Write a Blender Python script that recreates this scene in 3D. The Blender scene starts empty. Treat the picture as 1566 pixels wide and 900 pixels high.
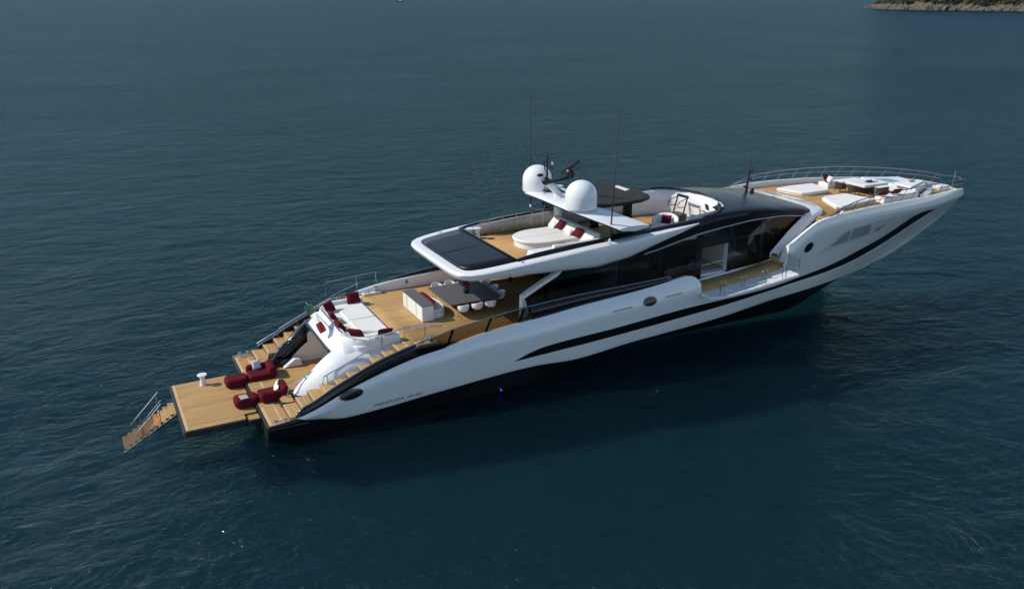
import bpy, bmesh, math, random
import numpy as np
from mathutils import Vector, Matrix
R = math.radians
random.seed(7)
scn = bpy.context.scene
COL = scn.collection

# ------------------------------------------------------------------ camera, sky, sun, exposure
cam_d = bpy.data.cameras.new('camera')
cam_d.sensor_width = 36.0
cam_d.lens = 29.862
cam_d.clip_start = 0.5
cam_d.clip_end = 40000
cam = bpy.data.objects.new('camera', cam_d)
COL.objects.link(cam)
cam.location = (-5.70, -38.30, 18.62)
cam.rotation_euler = (R(90 - 19.45), 0, R(62.68 - 90))
scn.camera = cam

SUN_DIR = Vector((-0.70, 0.33, 0.63)).normalized()          # towards the sun
SUN_EL = math.asin(SUN_DIR.z)
world = bpy.data.worlds.new('World')
scn.world = world
world.use_nodes = True
wn = world.node_tree
wn.nodes.clear()
sky = wn.nodes.new('ShaderNodeTexSky')
sky.sky_type = 'NISHITA'
sky.sun_disc = False
sky.sun_elevation = SUN_EL
sky.sun_rotation = math.atan2(SUN_DIR.x, SUN_DIR.y)
sky.altitude = 600
sky.air_density = 1.0
sky.dust_density = 0.0
sky.ozone_density = 2.2
bg = wn.nodes.new('ShaderNodeBackground')
bg.inputs['Strength'].default_value = 0.125
wo = wn.nodes.new('ShaderNodeOutputWorld')
tint = wn.nodes.new('ShaderNodeMixRGB'); tint.blend_type = 'MULTIPLY'; tint.inputs[0].default_value = 1.0
tint.inputs['Color2'].default_value = (1.05, 0.99, 0.92, 1)
wn.links.new(sky.outputs[0], tint.inputs['Color1'])
wn.links.new(tint.outputs[0], bg.inputs[0])
wn.links.new(bg.outputs[0], wo.inputs[0])

sun_d = bpy.data.lights.new('sun', 'SUN')
sun_d.energy = 3.3
sun_d.angle = R(0.53)
sun_d.color = (1.0, 0.93, 0.83)
sun = bpy.data.objects.new('sun', sun_d)
COL.objects.link(sun)
sun.location = (-60, 40, 60)
sun.rotation_euler = SUN_DIR.to_track_quat('Z', 'Y').to_euler()

scn.view_settings.view_transform = 'Standard'
scn.view_settings.look = 'None'
scn.view_settings.gamma = 1.0
scn.view_settings.use_curve_mapping = False
scn.view_settings.exposure = 0.30

# ------------------------------------------------------------------ materials
def new_mat(name):
    m = bpy.data.materials.new(name)
    m.use_nodes = True
    nt = m.node_tree
    b = nt.nodes['Principled BSDF']
    return m, nt, b

def N(nt, t, **k):
    n = nt.nodes.new(t)
    for a, v in k.items():
        setattr(n, a, v)
    return n

def plain(name, col, rough=0.4, metal=0.0, vary=0.06, scale=3.0, bump=0.0, bscale=200.0, coat=0.0, spec=None):
    m, nt, b = new_mat(name)
    tc = N(nt, 'ShaderNodeTexCoord')
    nz = N(nt, 'ShaderNodeTexNoise')
    nz.inputs['Scale'].default_value = scale
    nz.inputs['Detail'].default_value = 4
    nt.links.new(tc.outputs['Object'], nz.inputs['Vector'])
    cr = N(nt, 'ShaderNodeValToRGB')
    cr.color_ramp.elements[0].position = 0.25
    cr.color_ramp.elements[1].position = 0.75
    lo = [max(0, c * (1 - vary)) for c in col]
    hi = [min(1, c * (1 + vary)) for c in col]
    cr.color_ramp.elements[0].color = (*lo, 1)
    cr.color_ramp.elements[1].color = (*hi, 1)
    nt.links.new(nz.outputs['Fac'], cr.inputs['Fac'])
    nt.links.new(cr.outputs['Color'], b.inputs['Base Color'])
    mr = N(nt, 'ShaderNodeMapRange')
    mr.inputs['To Min'].default_value = max(0.02, rough * 0.85)
    mr.inputs['To Max'].default_value = min(1, rough * 1.15)
    nt.links.new(nz.outputs['Fac'], mr.inputs['Value'])
    nt.links.new(mr.outputs[0], b.inputs['Roughness'])
    b.inputs['Metallic'].default_value = metal
    if coat:
        b.inputs['Coat Weight'].default_value = coat
        b.inputs['Coat Roughness'].default_value = 0.06
    if spec is not None:
        b.inputs['Specular IOR Level'].default_value = spec
    if bump:
        n2 = N(nt, 'ShaderNodeTexNoise')
        n2.inputs['Scale'].default_value = bscale
        n2.inputs['Detail'].default_value = 2
        nt.links.new(tc.outputs['Object'], n2.inputs['Vector'])
        bp = N(nt, 'ShaderNodeBump')
        bp.inputs['Strength'].default_value = bump
        bp.inputs['Distance'].default_value = 0.02
        nt.links.new(n2.outputs['Fac'], bp.inputs['Height'])
        nt.links.new(bp.outputs[0], b.inputs['Normal'])
    return m

def teak(name, col, axis='X', wet=0.0):
    """planks with dark caulking lines, grain stretched along the plank"""
    m, nt, b = new_mat(name)
    tc = N(nt, 'ShaderNodeTexCoord')
    sp = N(nt, 'ShaderNodeSeparateXYZ')
    nt.links.new(tc.outputs['Object'], sp.inputs[0])
    across = sp.outputs['Y'] if axis == 'X' else sp.outputs['X']
    along = sp.outputs['X'] if axis == 'X' else sp.outputs['Y']
    pw = 0.095
    dv = N(nt, 'ShaderNodeMath', operation='DIVIDE'); dv.inputs[1].default_value = pw
    nt.links.new(across, dv.inputs[0])
    fl = N(nt, 'ShaderNodeMath', operation='FLOOR'); nt.links.new(dv.outputs[0], fl.inputs[0])
    fr = N(nt, 'ShaderNodeMath', operation='FRACT'); nt.links.new(dv.outputs[0], fr.inputs[0])
    lt = N(nt, 'ShaderNodeMath', operation='LESS_THAN'); lt.inputs[1].default_value = 0.09
    nt.links.new(fr.outputs[0], lt.inputs[0])
    wn_ = N(nt, 'ShaderNodeTexWhiteNoise', noise_dimensions='1D'); nt.links.new(fl.outputs[0], wn_.inputs['W'])
    cb = N(nt, 'ShaderNodeCombineXYZ')
    ml = N(nt, 'ShaderNodeMath', operation='MULTIPLY'); ml.inputs[1].default_value = 0.35
    nt.links.new(along, ml.inputs[0])
    nt.links.new(ml.outputs[0], cb.inputs[0])
    m2 = N(nt, 'ShaderNodeMath', operation='MULTIPLY'); m2.inputs[1].default_value = 9.0
    nt.links.new(across, m2.inputs[0])
    nt.links.new(m2.outputs[0], cb.inputs[1]); nt.links.new(sp.outputs['Z'], cb.inputs[2])
    gr = N(nt, 'ShaderNodeTexNoise'); gr.inputs['Scale'].default_value = 1.6; gr.inputs['Detail'].default_value = 6
    nt.links.new(cb.outputs[0], gr.inputs['Vector'])
    big = N(nt, 'ShaderNodeTexNoise'); big.inputs['Scale'].default_value = 0.7; big.inputs['Detail'].default_value = 3
    nt.links.new(tc.outputs['Object'], big.inputs['Vector'])
    a1 = N(nt, 'ShaderNodeMath', operation='MULTIPLY_ADD'); a1.inputs[1].default_value = 0.35
    nt.links.new(wn_.outputs['Value'], a1.inputs[0]); nt.links.new(gr.outputs['Fac'], a1.inputs[2])
    a2 = N(nt, 'ShaderNodeMath', operation='MULTIPLY_ADD'); a2.inputs[1].default_value = 0.5
    nt.links.new(big.outputs['Fac'], a2.inputs[0]); nt.links.new(a1.outputs[0], a2.inputs[2])
    cr = N(nt, 'ShaderNodeValToRGB')
    cr.color_ramp.elements[0].position = 0.55; cr.color_ramp.elements[1].position = 1.25 if False else 1.0
    cr.color_ramp.elements[0].color = (*[c * 0.72 for c in col], 1)
    cr.color_ramp.elements[1].color = (*[min(1, c * 1.12) for c in col], 1)
    nt.links.new(a2.outputs[0], cr.inputs['Fac'])
    mx = N(nt, 'ShaderNodeMixRGB'); mx.inputs['Color2'].default_value = (*[c * 0.35 for c in col], 1)
    nt.links.new(lt.outputs[0], mx.inputs['Fac']); nt.links.new(cr.outputs['Color'], mx.inputs['Color1'])
    nt.links.new(mx.outputs[0], b.inputs['Base Color'])
    b.inputs['Roughness'].default_value = 0.62 - 0.35 * wet
    b.inputs['Specular IOR Level'].default_value = 0.3
    return m

def glass(name, tint, gloss=0.12, rough=0.03):
    """tinted glass: lets a tinted share of the light through and reflects by Fresnel"""
    m = bpy.data.materials.new(name); m.use_nodes = True
    nt = m.node_tree; nt.nodes.clear()
    tr = N(nt, 'ShaderNodeBsdfTransparent'); tr.inputs[0].default_value = (*tint, 1)
    gl = N(nt, 'ShaderNodeBsdfGlossy'); gl.inputs['Roughness'].default_value = rough
    gl.inputs[0].default_value = (0.8, 0.82, 0.85, 1)
    lw = N(nt, 'ShaderNodeFresnel'); lw.inputs['IOR'].default_value = 1.5
    tc = N(nt, 'ShaderNodeTexCoord')
    nz = N(nt, 'ShaderNodeTexNoise'); nz.inputs['Scale'].default_value = 0.6
    nt.links.new(tc.outputs['Object'], nz.inputs['Vector'])
    bp = N(nt, 'ShaderNodeBump'); bp.inputs['Strength'].default_value = 0.05; bp.inputs['Distance'].default_value = 0.2
    nt.links.new(nz.outputs['Fac'], bp.inputs['Height']); nt.links.new(bp.outputs[0], gl.inputs['Normal'])
    mx = N(nt, 'ShaderNodeMixShader')
    nt.links.new(lw.outputs[0], mx.inputs[0]); nt.links.new(tr.outputs[0], mx.inputs[1]); nt.links.new(gl.outputs[0], mx.inputs[2])
    o = N(nt, 'ShaderNodeOutputMaterial'); nt.links.new(mx.outputs[0], o.inputs[0])
    return m

def emit(name, col, s):
    m, nt, b = new_mat(name)
    b.inputs['Base Color'].default_value = (*col, 1)
    b.inputs['Emission Color'].default_value = (*col, 1)
    b.inputs['Emission Strength'].default_value = s
    return m

WATER = ((0.0044, 0.0180, 0.0236, 1), (0.0062, 0.0245, 0.0308, 1), 0.155)
def water_mat():
    m, nt, b = new_mat('sea_water')
    tc = N(nt, 'ShaderNodeTexCoord')
    def layer(scale, stretch, rot, detail, dist, rough=0.55):
        mp = N(nt, 'ShaderNodeMapping')
        mp.inputs['Rotation'].default_value = (0, 0, R(rot))
        mp.inputs['Scale'].default_value = (scale * stretch, scale, scale)
        nt.links.new(tc.outputs['Object'], mp.inputs['Vector'])
        nz = N(nt, 'ShaderNodeTexNoise')
        nz.inputs['Scale'].default_value = 1.0
        nz.inputs['Detail'].default_value = detail
        nz.inputs['Roughness'].default_value = rough
        nz.inputs['Distortion'].default_value = dist
        nt.links.new(mp.outputs[0], nz.inputs['Vector'])
        return nz
    w1 = layer(0.10, 0.45, 35, 3, 0.3)
    w5 = layer(0.21, 0.6, 26, 4, 0.7, 0.6)
    w2 = layer(0.50, 0.75, 22, 6, 0.7, 0.62)
    w3 = layer(1.5, 0.8, 36, 5, 0.8, 0.62)
    patch = layer(0.022, 0.6, 20, 3, 0.8)                       # calmer and rougher areas of the surface
    pr = N(nt, 'ShaderNodeMapRange'); pr.inputs['From Min'].default_value = 0.35; pr.inputs['From Max'].default_value = 0.65
    pr.inputs['To Min'].default_value = 0.6; pr.inputs['To Max'].default_value = 1.1
    nt.links.new(patch.outputs['Fac'], pr.inputs['Value'])
    prev = None
    for nz, st, d, mod in ((w1, 0.35, 1.0, False), (w5, 0.62, 0.8, False), (w2, 0.85, 0.50, True), (w3, 0.70, 0.17, True)):
        bp = N(nt, 'ShaderNodeBump')
        bp.inputs['Distance'].default_value = d
        bp.inputs['Strength'].default_value = st
        if mod:
            ml = N(nt, 'ShaderNodeMath', operation='MULTIPLY'); ml.inputs[1].default_value = st
            nt.links.new(pr.outputs[0], ml.inputs[0]); nt.links.new(ml.outputs[0], bp.inputs['Strength'])
        nt.links.new(nz.outputs['Fac'], bp.inputs['Height'])
        if prev is not None:
            nt.links.new(prev.outputs[0], bp.inputs['Normal'])
        prev = bp
    # sparse steep wavelets that catch the sun
    w4 = layer(3.2, 0.8, 10, 2, 0.4)
    pw = N(nt, 'ShaderNodeMath', operation='POWER'); pw.inputs[1].default_value = 9.0
    nt.links.new(w4.outputs['Fac'], pw.inputs[0])
    b4 = N(nt, 'ShaderNodeBump'); b4.inputs['Distance'].default_value = 6.0; b4.inputs['Strength'].default_value = 0.9
    cl = layer(0.05, 0.8, 50, 3, 0.6)
    cm = N(nt, 'ShaderNodeMapRange'); cm.inputs['From Min'].default_value = 0.40; cm.inputs['From Max'].default_value = 0.56
    nt.links.new(cl.outputs['Fac'], cm.inputs['Value'])
    mk = N(nt, 'ShaderNodeMath', operation='MULTIPLY')
    nt.links.new(pw.outputs[0], mk.inputs[0]); nt.links.new(cm.outputs[0], mk.inputs[1])
    nt.links.new(mk.outputs[0], b4.inputs['Height']); nt.links.new(prev.outputs[0], b4.inputs['Normal'])
    nt.nodes.remove(b)
    cr = N(nt, 'ShaderNodeValToRGB')
    cr.color_ramp.elements[0].position = 0.3; cr.color_ramp.elements[1].position = 0.7
    cr.color_ramp.elements[0].color = WATER[0]; cr.color_ramp.elements[1].color = WATER[1]
    nt.links.new(patch.outputs['Fac'], cr.inputs['Fac'])
    df = N(nt, 'ShaderNodeBsdfDiffuse'); nt.links.new(cr.outputs['Color'], df.inputs['Color'])
    nt.links.new(prev.outputs[0], df.inputs['Normal'])
    # unresolved ripples spread the sky's reflection; a share of smooth facets gives the sun glints
    g1 = N(nt, 'ShaderNodeBsdfGlossy'); g1.inputs['Roughness'].default_value = 0.20
    g1.inputs['Color'].default_value = (0.56, 0.80, 1.0, 1)
    nt.links.new(prev.outputs[0], g1.inputs['Normal'])
    gl = N(nt, 'ShaderNodeBsdfGlossy'); gl.inputs['Roughness'].default_value = 0.08
    gl.inputs['Color'].default_value = (0.56, 0.80, 1.0, 1)
    nt.links.new(b4.outputs[0], gl.inputs['Normal'])
    fr = N(nt, 'ShaderNodeFresnel'); fr.inputs['IOR'].default_value = 1.333
    nt.links.new(prev.outputs[0], fr.inputs['Normal'])
    # a wavy sea never reaches the mirror-like grazing reflection of flat water
    fm = N(nt, 'ShaderNodeMapRange'); fm.inputs['From Min'].default_value = 0.02; fm.inputs['From Max'].default_value = 0.5
    fm.inputs['To Min'].default_value = 0.02; fm.inputs['To Max'].default_value = WATER[2]
    nt.links.new(fr.outputs[0], fm.inputs['Value'])
    mx = N(nt, 'ShaderNodeMixShader')
    # the top metre is fairly clear: what lies just under the surface shows through it
    tp = N(nt, 'ShaderNodeBsdfTransparent'); tp.inputs[0].default_value = (0.82, 0.94, 0.94, 1)
    bd = N(nt, 'ShaderNodeMixShader'); bd.inputs[0].default_value = 0.78
    nt.links.new(df.outputs[0], bd.inputs[1]); nt.links.new(tp.outputs[0], bd.inputs[2])
    nt.links.new(fm.outputs[0], mx.inputs[0]); nt.links.new(bd.outputs[0], mx.inputs[1])
    gm = N(nt, 'ShaderNodeMixShader'); gm.inputs[0].default_value = 0.4
    nt.links.new(g1.outputs[0], gm.inputs[1]); nt.links.new(gl.outputs[0], gm.inputs[2]); nt.links.new(gm.outputs[0], mx.inputs[2])
    nt.links.new(mx.outputs[0], nt.nodes['Material Output'].inputs[0])
    return m

M = {}
M['white'] = plain('white_gelcoat', (0.80, 0.81, 0.82), 0.22, vary=0.02, scale=0.5, coat=0.4, bump=0.12, bscale=1.1)
M['offwhite'] = plain('white_moulding', (0.74, 0.74, 0.73), 0.4, vary=0.03)
M['grey_wall'] = plain('grey_panel', (0.46, 0.46, 0.45), 0.35, vary=0.05)
M['black'] = plain('black_gloss_paint', (0.008, 0.009, 0.012), 0.16, vary=0.1)
M['boot_shade'] = plain('black_antifouling_and_shade', (0.010, 0.010, 0.012), 0.45, vary=0.2, scale=1.5)  # bottom paint; also carries the shade painted under the forward hull
M['stripe'] = plain('black_stripe_paint', (0.006, 0.006, 0.007), 0.5, vary=0.1, spec=0.15)
M['roof'] = plain('dark_blue_roof_paint', (0.009, 0.010, 0.014), 0.30, vary=0.08, scale=1.0, spec=0.22)
M['panel'] = plain('dark_deck_panel', (0.009, 0.010, 0.014), 0.34, vary=0.15, spec=0.3)
M['bronze'] = plain('dark_bronze_hardtop', (0.026, 0.020, 0.016), 0.6, vary=0.1, spec=0.25)
M['rubber'] = plain('dark_rubber', (0.02, 0.02, 0.022), 0.6, vary=0.15)
M['teak'] = teak('teak_planks', (0.48, 0.29, 0.115), 'X')
M['teak_y'] = teak('teak_planks_across', (0.49, 0.30, 0.125), 'Y')
M['teak_edge'] = plain('teak_margin', (0.60, 0.43, 0.24), 0.6, vary=0.1, scale=2.0)
M['teak_wet'] = teak('wet_teak', (0.52, 0.20, 0.035), 'Y', wet=0.6)
M['burgundy'] = plain('burgundy_fabric', (0.105, 0.006, 0.014), 0.9, vary=0.18, scale=6, bump=0.3, bscale=90, spec=0.15)
M['white_fabric'] = plain('white_fabric', (0.78, 0.77, 0.73), 0.92, vary=0.03, scale=4, bump=0.25, bscale=60, spec=0.15)
M['cream_fabric'] = plain('cream_fabric', (0.50, 0.42, 0.28), 0.92, vary=0.08, scale=6, spec=0.15)
M['grey_fabric'] = plain('grey_towel', (0.42, 0.40, 0.36), 0.95, vary=0.08, scale=8, spec=0.1)
M['stone'] = plain('grey_stone_top', (0.105, 0.10, 0.10), 0.5, vary=0.2, scale=9, spec=0.3)
M['steel'] = plain('polished_steel', (0.62, 0.63, 0.64), 0.22, metal=1.0, vary=0.05)
M['alu'] = plain('grey_aluminium_cap', (0.20, 0.21, 0.22), 0.35, metal=0.6, vary=0.05)
M['alu_light'] = plain('satin_aluminium', (0.42, 0.43, 0.42), 0.4, metal=0.3, vary=0.05)
M['dark_metal'] = plain('black_metal', (0.012, 0.012, 0.013), 0.4, vary=0.1)
M['win'] = glass('black_window_glass', (0.24, 0.255, 0.26), rough=0.012)
M['railglass'] = glass('bronze_tinted_glass', (0.33, 0.29, 0.21))
M['clear'] = glass('clear_glass', (0.80, 0.86, 0.85))
M['mesh_grey'] = plain('grey_window_screen', (0.32, 0.325, 0.35), 0.5, vary=0.06, scale=8)
M['mesh_light'] = plain('pale_window_screen', (0.62, 0.63, 0.65), 0.45, vary=0.03, scale=8)
M['letter'] = plain('black_lettering', (0.015, 0.016, 0.02), 0.3, vary=0.05)
M['flag_green'] = plain('green_flag_cloth', (0.009, 0.07, 0.022), 0.9, vary=0.1)
M['flag_red'] = plain('red_flag_cloth', (0.15, 0.008, 0.014), 0.9, vary=0.1)
M['turq'] = plain('turquoise_pool_tiles', (0.10, 0.27, 0.28), 0.2, vary=0.15, scale=10)
M['brown'] = plain('brown_leather', (0.045, 0.025, 0.015), 0.6, vary=0.2)
M['petal'] = plain('red_petals', (0.16, 0.015, 0.02), 0.8, vary=0.4, scale=30)
M['blue_led'] = emit('blue_underwater_lamp', (0.06, 0.10, 0.9), 0.8)
M['wood_dark'] = plain('dark_veneer', (0.08, 0.05, 0.03), 0.4, vary=0.2)
M['screen'] = plain('dark_screen', (0.03, 0.045, 0.05), 0.15, vary=0.1)

# ------------------------------------------------------------------ mesh helpers
class MB:
    def __init__(s):
        s.v = []; s.f = []; s.m = []
    def add(s, vs, fs, mi=0):
        o = len(s.v)
        s.v += [tuple(map(float, p)) for p in vs]
        for f in fs:
            s.f.append([i + o for i in f]); s.m.append(mi)
        return s
    def box(s, c, d, rz=0.0, rot=None, mi=0):
        x, y, z = d[0] / 2, d[1] / 2, d[2] / 2
        vs = [(-x, -y, -z), (x, -y, -z), (x, y, -z), (-x, y, -z), (-x, -y, z), (x, -y, z), (x, y, z), (-x, y, z)]
        mt = rot if rot is not None else Matrix.Rotation(rz, 3, 'Z')
        vs = [mt @ Vector(p) + Vector(c) for p in vs]
        return s.add(vs, [(0, 3, 2, 1), (4, 5, 6, 7), (0, 1, 5, 4), (1, 2, 6, 5), (2, 3, 7, 6), (3, 0, 4, 7)], mi)
    def prism(s, poly, z0, z1, mi=0, taper=None):
        """polygon in XY extruded from z0 to z1 (z may be a function of (x,y))"""
        n = len(poly)
        fz = lambda z, p: z(p[0], p[1]) if callable(z) else z
        top = taper or poly
        vs = [(p[0], p[1], fz(z0, p)) for p in poly] + [(p[0], p[1], fz(z1, p)) for p in top]
        fs = [list(range(n))[::-1], list(range(n, 2 * n))]
        fs += [(i, (i + 1) % n, n + (i + 1) % n, n + i) for i in range(n)]
        return s.add(vs, fs, mi)
    def prism_y(s, poly, y0, y1, mi=0):
        """polygon in XZ extruded along Y"""
        n = len(poly)
        vs = [(p[0], y0, p[1]) for p in poly] + [(p[0], y1, p[1]) for p in poly]
        fs = [list(range(n)), list(range(n, 2 * n))[::-1]]
        fs += [(i, n + i, n + (i + 1) % n, (i + 1) % n) for i in range(n)]
        return s.add(vs, fs, mi)
    def grid(s, rows, closed=False, mi=0, cap=False):
        n = len(rows[0]); vs = [p for r in rows for p in r]; fs = []
        for i in range(len(rows) - 1):
            for j in range(n if closed else n - 1):
                k = (j + 1) % n
                fs.append((i * n + j, i * n + k, (i + 1) * n + k, (i + 1) * n + j))
        if cap:
            fs.append(list(range(n))[::-1]); fs.append([(len(rows) - 1) * n + j for j in range(n)])
        return s.add(vs, fs, mi)
    def tube(s, path, r, n=8, mi=0):
        path = [Vector(p) for p in path]; rows = []
        for i, p in enumerate(path):
            t = (path[min(i + 1, len(path) - 1)] - path[max(i - 1, 0)])
            if t.length < 1e-9: t = Vector((0, 0, 1))
            t.normalize()
            a = t.orthogonal().normalized() if abs(t.z) > 0.97 else t.cross(Vector((0, 0, 1))).normalized()
            b = t.cross(a).normalized()
            rr = r[i] if isinstance(r, (list, tuple)) else r
            rows.append([p + (a * math.cos(2 * math.pi * k / n) + b * math.sin(2 * math.pi * k / n)) * rr for k in range(n)])
        return s.grid(rows, closed=True, mi=mi, cap=True)
    def lathe(s, prof, c=(0, 0, 0), n=28, mi=0):
        rows = [[(c[0] + r * math.cos(2 * math.pi * k / n), c[1] + r * math.sin(2 * math.pi * k / n), c[2] + z) for k in range(n)] for r, z in prof]
        return s.grid(rows, closed=True, mi=mi, cap=True)
    def ell(s, c, d, n=16, k=10, mi=0, rot=None, p=1.0):
        rows = []
        sg = lambda v: math.copysign(abs(v) ** p, v)
        for i in range(k + 1):
            a = -math.pi / 2 + math.pi * i / k
            row = []
            for j in range(n):
                t = 2 * math.pi * j / n
                q = Vector((d[0] * sg(math.cos(a)) * sg(math.cos(t)), d[1] * sg(math.cos(a)) * sg(math.sin(t)), d[2] * sg(math.sin(a))))
                if rot is not None: q = rot @ q
                row.append(q + Vector(c))
            rows.append(row)
        return s.grid(rows, closed=True, mi=mi)
    def build(s, name, mats, parent=None, smooth=35, bevel=0.0, seg=3, sub=0, solid=0.0, off=-1, loc=None):
        me = bpy.data.meshes.new(name)
        me.from_pydata(s.v, [], s.f); me.validate()
        if not isinstance(mats, (list, tuple)): mats = [mats]
        for m in mats: me.materials.append(M[m] if isinstance(m, str) else m)
        if len(me.polygons) == len(s.m):
            me.polygons.foreach_set('material_index', s.m)
        bm = bmesh.new(); bm.from_mesh(me)
        bmesh.ops.remove_doubles(bm, verts=bm.verts, dist=1e-5)
        bmesh.ops.recalc_face_normals(bm, faces=bm.faces)
        bm.to_mesh(me); bm.free()
        if smooth:
            me.shade_smooth(); me.set_sharp_from_angle(angle=R(smooth))
        o = bpy.data.objects.new(name, me); COL.objects.link(o)
        if parent is not None: o.parent = parent
        if loc is not None: o.location = loc
        if solid:
            md = o.modifiers.new('solid', 'SOLIDIFY'); md.thickness = solid; md.offset = off
        if bevel:
            md = o.modifiers.new('bevel', 'BEVEL'); md.width = bevel; md.segments = seg; md.limit_method = 'ANGLE'; md.angle_limit = R(40)
            md.harden_normals = False
        if sub:
            md = o.modifiers.new('sub', 'SUBSURF'); md.levels = sub; md.render_levels = sub
        return o

def empty(name, loc=(0, 0, 0), rz=0.0, label=None, cat=None, group=None):
    o = bpy.data.objects.new(name, None); COL.objects.link(o)
    o.location = loc; o.rotation_euler = (0, 0, rz); o.empty_display_size = 0.3
    return tag(o, label, cat, group)
def tag(o, label=None, cat=None, group=None, kind=None):
    if label: o['label'] = label
    if cat: o['category'] = cat
    if group: o['group'] = group
    if kind: o['kind'] = kind
    return o
def copy_tree(o, parent=None):
    c = o.copy(); COL.objects.link(c)
    if parent is not None: c.parent = parent
    for ch in list(o.children): copy_tree(ch, c)
    return c

def pch(x, xs, ys):
    xs = np.asarray(xs, float); ys = np.asarray(ys, float)
    h = np.diff(xs); d = np.diff(ys) / h
    m = np.zeros(len(xs)); m[0] = d[0]; m[-1] = d[-1]
    for i in range(1, len(xs) - 1):
        if d[i - 1] * d[i] > 0:
            w1 = 2 * h[i] + h[i - 1]; w2 = h[i] + 2 * h[i - 1]
            m[i] = (w1 + w2) / (w1 / d[i - 1] + w2 / d[i])
    x = float(np.clip(x, xs[0], xs[-1])); i = int(np.clip(np.searchsorted(xs, x) - 1, 0, len(h) - 1))
    t = (x - xs[i]) / h[i]
    return float((2 * t**3 - 3 * t * t + 1) * ys[i] + (t**3 - 2 * t * t + t) * h[i] * m[i] + (-2 * t**3 + 3 * t * t) * ys[i + 1] + (t**3 - t * t) * h[i] * m[i + 1])
def P(pairs):
    xs = [p[0] for p in pairs]; ys = [p[1] for p in pairs]
    return lambda x: pch(x, xs, ys)
def rng(a, b, n): return [a + (b - a) * i / (n - 1) for i in range(n)]
def rrect(x0, x1, y0, y1, r, n=6):
    out = []
    for cx, cy, a in ((x1 - r, y1 - r, 0), (x0 + r, y1 - r, 90), (x0 + r, y0 + r, 180), (x1 - r, y0 + r, 270)):
        for k in range(n + 1):
            t = R(a + 90 * k / n); out.append((cx + r * math.cos(t), cy + r * math.sin(t)))
    return out

# ------------------------------------------------------------------ the sea
mb = MB()
mb.add([(-6000, -4000, 0), (16000, -4000, 0), (16000, 16000, 0), (-6000, 16000, 0)], [(0, 1, 2, 3)])
sea = mb.build('sea', water_mat(), smooth=0)
tag(sea, kind='structure')
# the dim body of deeper water under the clear top layer
def deep_mat():
    # light scatters for metres inside the water, so shadows in it have no hard edge
    m, nt, b = new_mat('deep_water')
    nt.nodes.remove(b)
    tc = N(nt, 'ShaderNodeTexCoord')
    nz = N(nt, 'ShaderNodeTexNoise'); nz.inputs['Scale'].default_value = 0.03; nz.inputs['Detail'].default_value = 3
    nt.links.new(tc.outputs['Object'], nz.inputs['Vector'])
    cr = N(nt, 'ShaderNodeValToRGB'); cr.color_ramp.elements[0].position = 0.3; cr.color_ramp.elements[1].position = 0.7
    cr.color_ramp.elements[0].color = (0.0068, 0.0265, 0.034, 1); cr.color_ramp.elements[1].color = (0.0092, 0.034, 0.043, 1)
    nt.links.new(nz.outputs['Fac'], cr.inputs['Fac'])
    ss = N(nt, 'ShaderNodeSubsurfaceScattering', falloff='BURLEY'); nt.links.new(cr.outputs['Color'], ss.inputs['Color'])
    ss.inputs['Scale'].default_value = 1.8; ss.inputs['Radius'].default_value = (0.7, 1.0, 1.1)
    nt.links.new(ss.outputs[0], nt.nodes['Material Output'].inputs[0])
    return m
M_deep = deep_mat()
mb = MB()
mb.add([(-6000, -4000, -2.2), (16000, -4000, -2.2), (16000, 16000, -2.2), (-6000, 16000, -2.2)], [(0, 1, 2, 3)])
tag(mb.build('deep_water', M_deep, smooth=0), kind='structure')

# ------------------------------------------------------------------ hull form (metres, X from stern to bow, Y to port)
BEAM = P([(0, 4.35), (4, 4.45), (10, 4.62), (20, 4.72), (28, 4.72), (33, 4.62), (38, 4.25), (42, 3.6), (45, 2.8), (47.5, 1.88), (48.9, 1.12), (49.3, .72), (49.55, .36), (49.65, .03)])
GUN = P([(0, .95), (1.2, 1.07), (2, 1.28), (3.4, 1.85), (4.8, 2.32), (6.3, 2.74), (7.3, 2.94), (8.2, 3.05), (10.2, 3.40), (12.2, 3.58), (13.7, 3.70), (15.7, 3.91), (19.1, 4.15), (20.4, 4.27), (22.4, 4.49), (29, 5.2), (30.4, 5.92), (31.6, 6.44), (32.8, 6.58), (34.3, 6.67), (35.8, 6.70), (38.8, 6.66), (40, 6.62), (43, 6.48), (45.2, 6.36), (47.2, 6.16), (49.3, 5.77), (50.1, 5.3)])
CHX = [0, 2, 3.4, 4.8, 8.3, 13.1, 15.3, 19.1, 24.7, 30.2, 33.5, 36, 38.7, 40.5, 42.6, 44.8, 46.9, 49.1, 50.1]
CHY = P(list(zip(CHX, [4.1, 4.1, 4.13, 4.17, 4.26, 4.33, 4.33, 4.28, 4.05, 3.5, 2.9, 2.15, 1.2, .6, .10, .03, .03, .02, .0])))
CHZ = P(list(zip(CHX, [.75, .72, .48, .55, .85, 1.13, 1.02, 1.28, 1.47, 1.73, 1.66, 1.50, 1.28, 1.20, 1.38, 2.06, 2.98, 4.17, 5.15])))
KEEL = P([(0, -1), (34, -1), (37.5, 0), (38.8, .45), (40.4, .84), (42.6, 1.34), (44.8, 2.04), (46.9, 2.96), (49.1, 4.15), (50.1, 5.14)])
SIDE_DECK = P([(12, 3.42), (22, 3.5), (24, 3.55), (29.3, 4.0), (32, 4.3)])

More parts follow.
